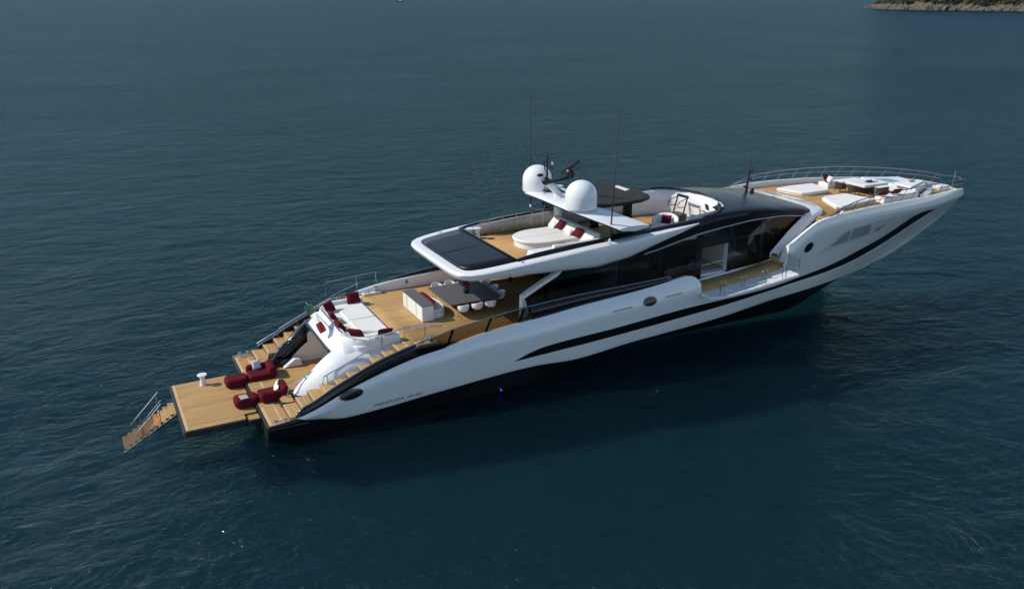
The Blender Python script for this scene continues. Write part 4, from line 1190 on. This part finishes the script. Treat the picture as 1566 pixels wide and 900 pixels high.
usweep([(.02, -.5), (.0, .20), (.05, .32), (.14, .37), (.26, .36), (.33, .29), (.36, .12), (.36, -.1)], 'backrest', 'white_fabric', xf=6.62)
mb = MB(); mb.prism([(x - ox, y) for x, y in upath(.34, xf=6.5)], -.05, .08); mb.build('seat_base', 'offwhite', sofa)
usweep([(.38, .08), (.38, .15), (.43, .19), (1.05, .19), (1.12, .15), (1.12, .08)], 'seat_cushion', 'white_fabric', xf=6.3)
for y0, y1 in ((-2.2, -.02), (.02, 2.2)):
    mb = MB()
    mb.prism([(5.02 - ox, y0 + .72 if y0 < -1 else y0), (6.42 - ox, y0 if y0 < -1 else y0), (6.42 - ox, y1), (5.02 - ox, y1 - .72 if y1 > 1 else y1)], .085, .27)
    mb.build('sunbed_pad', 'white_fabric', sofa, bevel=.06, seg=4)
for i, (x, y, rz, lean, lb) in enumerate((
    (6.1, 2.45, 5, -30, 'burgundy pillow at the open port end of the cockpit sofa, nearest the bulwark'),
    (4.72, 1.72, 45, -32, 'burgundy pillow in the rounded port corner of the cockpit sofa'),
    (4.55, .40, 86, -34, 'burgundy pillow against the aft backrest of the cockpit sofa, beside the port corner one'),
    (4.52, -.85, 95, -34, 'burgundy pillow in the middle of the aft backrest of the cockpit sofa'),
    (4.86, -2.02, 140, -38, 'burgundy pillow in the rounded starboard corner of the cockpit sofa, near the flag'),
    (6.0, -2.5, 176, -40, 'burgundy pillow at the open starboard end of the cockpit sofa'))):
    pillow((x, y, 3.44), rz, lean, lb, w=.76, h=.6, t=.27, group='burgundy pillows on the cockpit sofa')
pillow((4.82, .05, 3.44), 84, -50, 'small cream pillow tucked in front of burgundy ones, nearer the port corner of the sofa', 'cream_fabric', .42, .36, .16)
pillow((4.80, -1.2, 3.44), 100, -50, 'small cream pillow tucked in front of burgundy ones, at the middle of the sofa back', 'cream_fabric', .42, .36, .16)

so_pts = upath(.02, xf=6.3)
rail('sofa_rail', [(x - 5.0, y, .47) for x, y in so_pts], [((x - 5.0, y, .3), (x - 5.0, y, .47)) for x, y in so_pts[1:-1:4]], .022, parent=sofa, pr=.014)
# ensign at the stern
fl_ = empty('ensign', (3.98, -.60, 3.46), 0, 'green, white and red striped ensign hanging limp from a leaning staff at the stern', 'flag')
mb = MB(); mb.tube([(0, 0, 0), (-.84, 1.05, 1.14)], .02, 8); mb.ell((-.85, 1.06, 1.16), (.03, .03, .03), 8, 6); mb.build('flagpole', 'steel', fl_)
mb = MB(); rows = []
for i in range(25):
    t = i / 24; row = []
    c_ = Vector((-.80 + .34 * t, .97 - 1.38 * t, 1.06 - .98 * t))
    hw = .19 - .04 * t + .03 * math.sin(9 * t)
    for j in range(9):
        u = -1 + j / 4
        row.append(c_ + Vector((.62, -.30, .42)).normalized() * (u * hw) + Vector((.43, .84, -.33)) * (.045 * math.sin(2.6 * u + 7 * t)))
    rows.append(row)
mb.grid(rows)
mb.m = [0 if (k // 8) < 8 else 1 if (k // 8) < 16 else 2 for k in range(len(mb.f))]
mb.build('flag_cloth', ['flag_green', 'white_fabric', 'flag_red'], fl_, smooth=80)

# ------------------------------------------------------------------ bar island with sofa
bar = empty('bar_island', (8.5, 0, 3.25), 0, 'white bar island with a dark stone top and a rounded sofa on its forward side', 'bar')
mb = MB(); mb.prism(rrect(-.12, .52, -1.36, 1.36, .05), .03, .82); mb.build('cabinet', 'white', bar, bevel=.02)
mb = MB(); mb.prism(rrect(-.14, .54, -1.38, 1.38, .05), .822, .862); mb.build('counter', 'stone', bar, bevel=.008)
mb = MB(); mb.box((-.125, .75, .45), (.012, .02, .7)); mb.box((-.125, -.55, .45), (.012, .012, .7)); mb.build('door_gap', 'dark_metal', bar)
arc = [(.54, -1.22)] + [(.85 + .62 * math.cos(R(a)) , 1.22 * math.sin(R(a))) for a in rng(-88, 88, 17)] + [(.54, 1.22)]
mb = MB(); mb.prism(arc, .03, .30); mb.build('sofa_base', 'white', bar, bevel=.03)
arc2 = [(.54, -1.18)] + [(.84 + .60 * math.cos(R(a)), 1.18 * math.sin(R(a))) for a in rng(-86, 86, 17)] + [(.54, 1.18)]
mb = MB(); mb.prism(arc2, .305, .46); mb.build('seat_cushion', 'white_fabric', bar, bevel=.05, seg=4)
mb = MB(); mb.ell((.70, 0, .74), (.14, .95, .14), 16, 10, p=.75); tag(mb.build('bolster', 'burgundy', loc=(8.5, 0, 3.25), smooth=60), 'long burgundy bolster lying along the back of the bar island sofa', 'bolster')

# ------------------------------------------------------------------ dining table, vase, chairs
tb = empty('dining_table', (11.3, 0, 3.25), 0, 'large square dark grey stone dining table under the overhang', 'table')
mb = MB(); mb.prism(rrect(-1.48, 1.42, -1.52, 1.52, .18), .70, .75); mb.build('tabletop', 'stone', tb, bevel=.012)
for y in (-.7, .7):
    mb = MB(); mb.prism(rrect(-.45, .45, y - .12, y + .12, .08), .0, .70, taper=rrect(-.6, .6, y - .16, y + .16, .1)); mb.build('leg', 'dark_metal', tb)
vs = empty('flower_vase', (11.3, -.22, 4.0), 0, 'dark vase of deep red flowers standing on the dining table', 'vase')
mb = MB(); mb.lathe([(.12, 0), (.15, .05), (.16, .22), (.13, .36), (.12, .38)], n=18); mb.build('vase', 'dark_metal', vs, smooth=60)
mb = MB()
for k in range(60):
    a, b_ = random.uniform(0, 6.28), random.uniform(0, 1.5)
    d = random.uniform(.12, .24)
    mb.ell((d * math.cos(a) * math.cos(b_), d * math.sin(a) * math.cos(b_), .44 + d * .8 * math.sin(b_)), (.055, .055, .045), 7, 5)
mb.build('flowers', 'petal', vs, smooth=60)

def chair_proto():
    c = empty('dining_chair')
    mb = MB(); rows = []
    for i, (z, rr) in enumerate(((.42, .05), (.425, .20), (.45, .245), (.55, .27), (.66, .28), (.76, .285), (.79, .28))):
        row = []
        for k in range(25):
            a = R(-150 + 300 * k / 24); f = 1.0
            lift = 1.0
            zz = z
            if z > .5:                                             # the shell is high behind and falls away to the front
                zz = .50 + (z - .50) * (0.28 + .72 * (.5 + .5 * math.cos(a * .95)))
            row.append((-rr * math.cos(a) * 1.0, rr * math.sin(a), zz))
        rows.append(row)
    mb.grid(rows)
    mb.build('shell', 'white', c, smooth=60, solid=.035, off=0)
    mb = MB(); mb.lathe([(.02, .44), (.235, .44), (.24, .47), (.21, .495), (.02, .50)], n=20); mb.build('seat', 'white_fabric', c, smooth=60)
    for sx in (1, -1):
        for sy in (1, -1):
            m_ = MB(); m_.tube([(sx * .12, sy * .12, .43), (sx * .21, sy * .20, 0)], [.016, .010], 6); m_.build('leg', 'dark_metal', c)
    return c
spots = [(10.45, -1.72, 90, 'white tub chair on the starboard side of the dining table, nearest the bar island'),
         (11.22, -1.72, 92, 'white tub chair in the middle of the starboard side of the dining table'),
         (11.98, -1.70, 88, 'white tub chair on the starboard side of the dining table, nearest the deckhouse'),
         (12.95, -.80, 176, 'white tub chair at the forward end of the dining table, on its starboard corner'),
         (13.02, .15, 181, 'white tub chair in the middle of the forward end of the dining table'),
         (13.0, 1.05, 184, 'white tub chair at the forward end of the dining table, on its port corner'),
         (10.45, 1.74, -90, 'white tub chair on the port side of the dining table, nearest the bar island'),
         (11.22, 1.76, -88, 'white tub chair in the middle of the port side of the dining table'),
         (11.98, 1.74, -93, 'white tub chair on the port side of the dining table, under the overhang')]
ch0 = chair_proto()
for i, (x, y, rz, lb) in enumerate(spots):
    c = ch0 if i == 0 else copy_tree(ch0)
    c.location = (x, y, 3.25); c.rotation_euler = (0, 0, R(rz))
    tag(c, lb, 'chair', 'chairs round the dining table')

# ------------------------------------------------------------------ upper deck sunbed
ub = empty('upper_sunbed', (16.2, 0, 5.95), 0, 'white D-shaped sunbed with a tall headboard on the upper deck', 'sunbed')
def dshape(x0, x1, hw, r, y0=0):
    pts = [(x1, y0 + hw)]
    pts += [(x0 + r - r * math.sin(R(a)), y0 + hw * math.cos(R(a)) ** .9 if a < 90 else y0) for a in rng(0, 89.5, 12)]
    return pts + [(x, 2 * y0 - y) for x, y in pts[::-1]]
mb = MB(); mb.prism(dshape(-1.78, 1.65, 1.30, 1.6, .12), .0, .34); mb.build('base', 'white', ub, bevel=.04)
mb = MB(); mb.prism(dshape(-1.86, 1.66, 1.38, 1.7, .12), .345, .50); mb.build('mattress', 'white_fabric', ub, bevel=.06, seg=4)
mb = MB(); mb.box((-.1, .12, .503), (3.2, .015, .006)); mb.build('mattress_seam', 'grey_fabric', ub)
mb = MB()
mb.grid([[(1.22, y, .45), (1.60, y, .88), (1.70, y, .92), (1.90, y, .90), (1.96, y, .0), (1.22, y, 0)] for y in (-2.3, -1, 0, 1, 2.05)], closed=True, cap=True)
mb.build('headboard', 'white_fabric', ub, bevel=.04, smooth=50)
mb = MB(); blob(mb, -2.35, 1.5, -2.72, -2.0, .0, .36, .1); mb.build('side_bench', 'white', ub, bevel=.05)
mb = MB(); blob(mb, -2.30, 1.5, -2.68, -1.98, .365, .48, .1); mb.build('bench_cushion', 'white_fabric', ub, bevel=.05, seg=4)
mb = MB(); blob(mb, -1.25, 1.7, -2.95, -2.66, .0, .80, .08); mb.build('bench_backrest', 'white', ub, bevel=.05)
pillow((17.30, .80, 6.46), 88, 42, 'burgundy pillow on the upper deck sunbed, at the port half of the headboard', w=.62, h=.56, t=.22, group='burgundy pillows on the upper sunbed')
pillow((17.30, -1.05, 6.46), 92, 42, 'burgundy pillow on the upper deck sunbed, at the starboard half of the headboard', w=.72, h=.56, t=.22, group='burgundy pillows on the upper sunbed')
pillow((17.14, 1.22, 6.46), 84, 46, 'white pillow on the upper deck sunbed, outboard of the port burgundy one', 'white_fabric', .5, .42, .18)
pillow((17.14, -.48, 6.46), 96, 46, 'white pillow on the upper deck sunbed, between the two burgundy ones', 'white_fabric', .5, .42, .18)
pillow((15.55, -2.40, 6.43), 172, -50, 'burgundy pillow lying on the side bench beside the upper deck sunbed', w=.62, h=.5, t=.2)

# ------------------------------------------------------------------ gym well
tub = empty('lounge_chair', (23.5, -.7, 5.95), R(40), 'round white lounge chair holding a burgundy pillow, at the edge of the upper gym area', 'chair')
mb = MB(); mb.lathe([(.45, 0), (.62, .04), (.68, .30), (.64, .36), (.02, .38)], n=30); mb.build('seat', 'white_fabric', tub, smooth=60)
mb = MB(); rows = []
for k in range(25):
    a = R(-120 + 240 * k / 24); h = .46 + .42 * (.5 + .5 * math.cos(a))
    ca, sa = math.cos(a), math.sin(a)
    rows.append([(.56 * ca, .56 * sa, .3), (.58 * ca, .58 * sa, h - .06), (.62 * ca, .62 * sa, h), (.72 * ca, .72 * sa, h), (.76 * ca, .76 * sa, h - .08), (.72 * ca, .72 * sa, .05)])
mb.grid(rows, closed=True, cap=True); mb.build('backrest', 'white_fabric', tub, smooth=60)
mb = MB(); mb.lathe([(.30, .0), (.34, .04), (.34, .34), (.30, .40), (.01, .41)], (-.95, .30, 0), 24); mb.build('footstool', 'white_fabric', tub, smooth=60)
pillow((23.60, -.62, 6.33), 130, 35, 'burgundy pillow in the round white lounge chair of the gym area', w=.58, h=.52, t=.22)
tm = empty('treadmill', (25.2, .95, 5.95), R(6), 'dark grey treadmill with upright bars in the upper gym area', 'gym machine')
mb = MB(); mb.prism(rrect(-1.1, .85, -.5, .5, .08), .03, .24); mb.build('running_deck', 'rubber', tm, bevel=.02)
mb = MB(); mb.box((-.2, 0, .244), (1.5, .66, .01)); mb.build('belt', 'alu', tm)
mb = MB(); mb.prism(rrect(.35, .9, -.44, .44, .1), .2, .38); mb.build('motor_cover', 'dark_metal', tm, bevel=.05)
for y in (-.4, .4):
    mb = MB(); mb.tube([(.5, y, .2), (.85, y, 1.35)], .045, 8); mb.build('upright', 'dark_metal', tm)
    mb = MB(); mb.tube([(.85, y, 1.32), (.25, y, 1.18), (.05, y, .95), (.1, y, .85), (.62, y, .80)], .025, 8); mb.build('handlebar', 'dark_metal', tm)
mb = MB(); mb.box((.86, 0, 1.38), (.10, .9, .16), rot=Matrix.Rotation(-.5, 3, 'Y')); mb.build('console', 'dark_metal', tm, bevel=.02)
eb = empty('exercise_bike', (25.35, -1.25, 5.95), R(-8), 'slim exercise bike with a tilted grey screen in the upper gym area', 'gym machine')
mb = MB(); mb.tube([(-.55, 0, .05), (.55, 0, .05)], .04); mb.tube([(-.55, -.25, .04), (-.55, .25, .04)], .035); mb.tube([(.55, -.25, .04), (.55, .25, .04)], .035); mb.tube([(.1, 0, .1), (-.25, 0, .75)], .035); mb.tube([(.1, 0, .1), (.5, 0, .95)], .035); mb.build('frame', 'alu', eb)
mb = MB(); mb.ell((-.28, 0, .8), (.16, .10, .05), 12, 8); mb.build('saddle', 'dark_metal', eb)
mb = MB(); rows = [[(.42 + .22 * math.cos(t), sgn * .03, .34 + .22 * math.sin(t)) for t in [2 * math.pi * k / 20 for k in range(20)]] for sgn in (1, -1)]; mb.grid(rows, closed=True, cap=True); mb.build('flywheel', 'dark_metal', eb)
mb = MB(); mb.tube([(.5, 0, .95), (.4, .2, 1.0), (.2, .2, 1.02)], .02); mb.tube([(.5, 0, .95), (.4, -.2, 1.0), (.2, -.2, 1.02)], .02); mb.build('handlebar', 'dark_metal', eb)
mb = MB(); mb.box((.58, 0, 1.22), (.03, .36, .36), rot=Matrix.Rotation(-.3, 3, 'Y')); mb.build('screen', 'screen', eb, bevel=.01)
wr_ = empty('weight_bench', (24.6, .0, 5.95), R(30), 'small dark workout bench standing between the lounge chair and treadmill', 'gym machine')
mb = MB(); mb.prism(rrect(-.5, .5, -.14, .14, .05), .38, .45); mb.build('pad', 'dark_metal', wr_, bevel=.02)
for x in (-.4, .4):
    mb = MB(); mb.tube([(x, -.2, 0), (x, 0, .38), (x, .2, 0)], .02, 6); mb.build('leg', 'steel', wr_)

# ------------------------------------------------------------------ foredeck
def fz(X): return FZ(X)
def sunpad(poly, label):
    cx = sum(p[0] for p in poly) / len(poly); cy = sum(p[1] for p in poly) / len(poly); z = fz(cx)
    t = empty('foredeck_sunpad', (cx, cy, z), 0, label, 'sunpad', 'white sunpads on the foredeck')
    lp = [(p[0] - cx, p[1] - cy) for p in poly]
    mb = MB(); mb.prism([(x * .96, y * .96) for x, y in lp], .0, .07); mb.build('plinth', 'white', t, bevel=.04)
    mb = MB(); mb.prism(lp, .075, .27); mb.build('cushion', 'white_fabric', t, bevel=.07, seg=4)
    mb = MB()
    ys_ = [p[1] for p in lp]; xs_ = [p[0] for p in lp]
    for f in (.33, .66):
        x = min(xs_) + (max(xs_) - min(xs_)) * f
        mb.box((x, (min(ys_) + max(ys_)) / 2, .272), (.012, (max(ys_) - min(ys_)) * .84, .004))
    mb.build('cushion_seam', 'grey_fabric', t)
sunpad([(34.95, 2.55), (36.2, 2.75), (38.25, 2.65), (37.75, .62), (35.9, .62), (35.5, .85)], 'white sunpad on the port side of the foredeck, by the wheelhouse')
sunpad([(35.5, -.85), (35.9, -.62), (37.75, -.62), (38.25, -2.65), (36.2, -2.9), (34.85, -3.1), (34.6, -2.8)], 'white sunpad on the starboard side of the foredeck, behind the dark bow rail')
# forward lounge: white sofas, pool, table
lounge = empty('bow_lounge'); lounge.parent = yacht
z = fz(41)
mb = MB(); mb.prism([(38.5, -2.1), (43.4, -2.0), (43.4, 2.0), (38.5, 2.1)], z + .004, z + .02); mb.build('lounge_floor', 'wood_dark', lounge)
mb = MB(); mb.prism([(38.9, 2.75), (42.2, 2.55), (42.2, 1.75), (38.9, 1.85)], z, z + .42); mb.build('sofa_seat', 'white_fabric', lounge, bevel=.06)
mb = MB(); mb.prism([(38.6, -2.95), (42.3, -2.55), (42.3, -1.75), (38.9, -1.95)], z, z + .42); mb.build('sofa_seat', 'white_fabric', lounge, bevel=.06)
mb = MB(); mb.prism([(42.4, 2.3), (44.9, 1.25), (44.9, -1.0), (42.4, -2.2)], z - .1, z + .46); mb.build('pool_surround', 'white', lounge, bevel=.08)
mb = MB(); mb.prism([(42.75, 1.45), (43.7, 1.0), (43.7, .1), (42.75, .1)], z + .44, z + .468); mb.build('pool_water', 'turq', lounge)
mb = MB(); mb.prism([(42.2, -.7), (44.6, -.45), (44.8, -.95), (42.3, -1.9)], z + .45, z + .60); mb.build('pool_cushion', 'white_fabric', lounge, bevel=.05)
mb = MB(); mb.prism([(42.7, -2.35), (44.3, -1.55), (44.9, -.95), (45.4, -1.15), (44.3, -2.0), (43.0, -2.7)], z - .1, z + .12); mb.build('deck_hatch', 'grey_wall', lounge, bevel=.03)
ft = empty('foredeck_table', (40.6, .1, fz(40.6)), 0, 'white table with a thick top in the foredeck lounge', 'table')
mb = MB(); mb.prism(rrect(-1.25, 1.0, -.85, .8, .1), .55, .72); mb.build('tabletop', 'offwhite', ft, bevel=.03)
mb = MB(); mb.prism(rrect(-.6, .4, -.3, .3, .1), 0, .55); mb.build('pedestal', 'brown', ft)
tray = MB(); tray.box((0, 0, .03), (.5, .34, .06)); tray.ell((.1, .0, .10), (.10, .08, .06), 10, 6); tray.ell((-.12, .05, .09), (.08, .1, .05), 10, 6); tray.box((.5, -.1, .02), (.35, .06, .04))
tag(tray.build('tray', 'brown', loc=(40.5, -.1, fz(40.6) + .722), bevel=.01), 'brown tray of bowls on the white foredeck table', 'tray')
def low_chair(x, y, rz, label):
    t = empty('woven_armchair', (x, y, fz(x)), R(rz), label, 'armchair', 'brown armchairs in the foredeck lounge')
    mb = MB(); rows = []
    for k in range(17):
        a = R(-115 + 230 * k / 16); h = .50 + .22 * (.5 + .5 * math.cos(a)); ca, sa = math.cos(a), math.sin(a)
        rows.append([(.30 * ca, .32 * sa, .28), (.34 * ca, .36 * sa, h), (.38 * ca, .40 * sa, h), (.36 * ca, .38 * sa, .28)])
    mb.grid(rows, closed=True, cap=True); mb.build('backrest', 'brown', t, smooth=60)
    mb = MB(); mb.lathe([(.02, .26), (.33, .26), (.34, .36), (.30, .40), (.02, .41)], n=20); mb.build('seat', 'brown', t, smooth=60)
    for sx in (1, -1):
        for sy in (1, -1):
            m_ = MB(); m_.tube([(sx * .2, sy * .2, .27), (sx * .27, sy * .27, 0)], .02, 6); m_.build('leg', 'dark_metal', t)
low_chair(38.85, .75, 170, 'brown woven armchair at the aft end of the foredeck table, port of its twin')
low_chair(38.85, -.35, 190, 'brown woven armchair at the aft end of the foredeck table, starboard of its twin')
low_chair(40.3, -1.35, -95, 'brown woven armchair on the starboard side of the foredeck table')
pillow((38.95, 2.25, fz(38.7) + .42), 60, 45, 'burgundy pillow at the aft end of the port sofa in the foredeck lounge', w=.55, h=.42)
pillow((39.35, 2.45, fz(38.7) + .42), 20, -25, 'burgundy pillow on the port foredeck sofa, forward of another burgundy one', w=.55, h=.42)
pillow((38.9, 1.95, fz(38.7) + .42), 70, 30, 'white pillow beside burgundy ones on the port foredeck sofa', 'white_fabric', w=.5, h=.45)
pillow((40.2, -2.35, fz(40) + .42), 172, -45, 'burgundy pillow lying on the starboard foredeck sofa, forward one', w=.7, h=.5)
pillow((38.95, -2.4, fz(39) + .42), 165, -55, 'burgundy pillow lying on the aft end of the starboard foredeck sofa', w=.7, h=.5)
tl = MB(); tl.ell((0, 0, .10), (.30, .13, .10), 12, 8); tag(tl.build('rolled_towel', 'cream_fabric', loc=(43.6, -.85, fz(41) + .6)), 'rolled beige towel on the white cushion beside the foredeck pool', 'towel')
# anchor gear
wd = empty('anchor_windlass'); wd.parent = yacht
for y in (.55, -.1):
    mb = MB(); mb.lathe([(.20, 0), (.22, .05), (.12, .12), (.12, .30), (.22, .38), (.20, .44), (.02, .46)], (45.9, y, fz(45.9)), 18); mb.build('windlass_drum', 'dark_metal', wd)
mb = MB(); mb.box((46.5, .2, fz(46.5) + .08), (.9, .5, .16)); mb.build('windlass_base', 'alu', wd, bevel=.03)
mb = MB(); mb.prism(rrect(47.4, 48.5, -.30, .30, .1), fz(48) - .02, fz(48) + .30); mb.build('bow_roller', 'white', wd, bevel=.05)
for s in (1, -1):
    mb = MB(); mb.tube([(47.0, s * 1.2, fz(47) + .25), (47.5, s * 1.05, fz(47) + .25)], .035); mb.tube([(47.1, s * 1.15, fz(47)), (47.1, s * 1.15, fz(47) + .25)], .03); mb.build('bow_cleat', 'steel', wd)
mb = MB()
for x, y in ((33.9, -3.9), (34.3, -3.6)): mb.lathe([(.12, 0), (.12, .12), (.06, .18), (.10, .24), (.02, .26)], (x, y, fz(34)), 14)
mb.build('deck_bollard', 'white', yacht)

# ------------------------------------------------------------------ far shore
rnd = random.Random(3)
def rocky(name, pts, w, hfun, mat, seed, step=3.0, bumps=1.0):
    """a rocky bank following pts (waterline), rising inland"""
    r = random.Random(seed); line = []
    for i in range(len(pts) - 1):
        a, b = Vector(pts[i]), Vector(pts[i + 1]); n = max(2, int((b - a).length / step))
        for k in range(n): line.append(a + (b - a) * k / n)
    line.append(Vector(pts[-1])); rows = []
    N_ = 22
    from mathutils import noise
    for i, p in enumerate(line):
        q = line[min(i + 1, len(line) - 1)] - line[max(0, i - 1)]; q.normalize(); inl = Vector((-q.y, q.x))
        f = i / (len(line) - 1); row = []
        for j in range(N_):
            t = j / (N_ - 1); d = w * t ** 1.6; h = hfun(f, t)
            c = Vector((p.x + inl.x * d, p.y + inl.y * d, seed * 7.0))
            nz = noise.fractal(c * .05, 1.0, 2.0, 5)
            ridge = 1 - abs(noise.noise(c * .16)) * 2.2
            jag = noise.fractal(Vector((p.x * .3, p.y * .3, j * .9 + seed)), .9, 2.0, 4)
            env = min(1, h / 6)
            row.append((p.x + inl.x * (d + jag * 2.6), p.y + inl.y * (d + jag * 2.6), -.6 if j == 0 else max(.1, h * (1 + .6 * nz * bumps) + (jag * 1.6 + ridge * 1.3) * env)))
        rows.append(row)
    mb = MB(); mb.grid(rows); return mb.build(name, mat, smooth=0)
def rock_mat():
    m, nt, b = new_mat('shore_rock')
    tc = N(nt, 'ShaderNodeTexCoord')
    n1 = N(nt, 'ShaderNodeTexNoise'); n1.inputs['Scale'].default_value = .30; n1.inputs['Detail'].default_value = 8; n1.inputs['Roughness'].default_value = .7
    nt.links.new(tc.outputs['Object'], n1.inputs['Vector'])
    cr = N(nt, 'ShaderNodeValToRGB'); cr.color_ramp.elements[0].position = .36; cr.color_ramp.elements[1].position = .68
    cr.color_ramp.elements[0].color = (.030, .027, .022, 1); cr.color_ramp.elements[1].color = (.20, .165, .12, 1)
    nt.links.new(n1.outputs['Fac'], cr.inputs['Fac']); nt.links.new(cr.outputs['Color'], b.inputs['Base Color'])
    b.inputs['Roughness'].default_value = .9
    return m
M['rock'] = rock_mat()
M['leaf'] = plain('dark_evergreen_leaves', (.028, .045, .018), .8, vary=.5, scale=.5)
M['leaf2'] = plain('olive_scrub_leaves', (.055, .065, .028), .8, vary=.4, scale=.5)
hd = rocky('headland', [(1042, 884), (1015, 842), (985, 800), (966, 755), (965, 715), (985, 680), (985, 655), (1000, 620), (985, 560), (1000, 480), (1010, 420)], 90,
           lambda f, t: (1.2 + 10 * min(1, t * 3.2) * min(1, f * 3.5 + .12) + 3 * t), 'rock', 5, 1.6)
hd.scale = (1, 1, 1)
tag(hd, kind='structure')
# scrub and low trees on the headland, as one far-off wood
mb = MB()
from mathutils.bvhtree import BVHTree
bv = BVHTree.FromPolygons([v.co for v in hd.data.vertices], [p.vertices for p in hd.data.polygons])
r = random.Random(11); cnt = 0
vsx = [v.co for v in hd.data.vertices]
for _ in range(4200):
    c = vsx[r.randrange(len(vsx))]
    x, y = c.x + r.uniform(-5, 5), c.y + r.uniform(-5, 5)
    hit = bv.ray_cast(Vector((x, y, 200)), Vector((0, 0, -1)))
    if hit[0] is None or hit[0].z < 4.5 + r.uniform(0, 5): continue
    p = hit[0]; s_ = r.uniform(1.2, 3.6); cnt += 1
    mi = 0 if r.random() < .7 else 1
    for _k in range(26):
        d = Vector((r.gauss(0, 1), r.gauss(0, 1), r.gauss(0, .8))).normalized() * s_ * r.uniform(.55, 1.0)
        c0 = p + Vector((0, 0, s_ * .7)) + d; e = s_ * .35
        a_ = Vector((r.uniform(-1, 1), r.uniform(-1, 1), r.uniform(-1, 1))).normalized(); b_ = a_.orthogonal().normalized()
        mb.add([c0 + a_ * e, c0 + b_ * e, c0 - a_ * e, c0 - b_ * e], [(0, 1, 2, 3)], mi)
wood = mb.build('headland_woods', ['leaf', 'leaf2'], smooth=0)
tag(wood, 'dark scrub and trees covering the rocky headland', 'woods', kind='stuff')
fs_ = rocky('far_shore', [(2560, 2150), (2480, 1900), (2470, 1750), (2500, 1500)], 60, lambda f, t: 1 + 22 * t * min(1, f * 4 + .1), 'rock', 9, 8.0)
tag(fs_, kind='structure')
# a small boat near the horizon
db = empty('distant_boat', (835, 2245, 0), R(150), 'small dark boat far off near the top edge of the sea', 'boat')
mb = MB(); mb.grid([[(x, -w, 1.6 + .3 * (x / 9) ** 2), (x, -w * .8, -.3), (x, w * .8, -.3), (x, w, 1.6 + .3 * (x / 9) ** 2)] for x, w in ((-9, 2.2), (-4, 2.6), (2, 2.5), (6, 1.6), (9, .1))], cap=True); mb.build('hull', 'boot_shade', db)
mb = MB(); mb.prism(rrect(-6, 3, -1.8, 1.8, .4), 1.6, 3.6, taper=rrect(-5.4, 1.6, -1.6, 1.6, .4)); mb.build('cabin', 'offwhite', db)
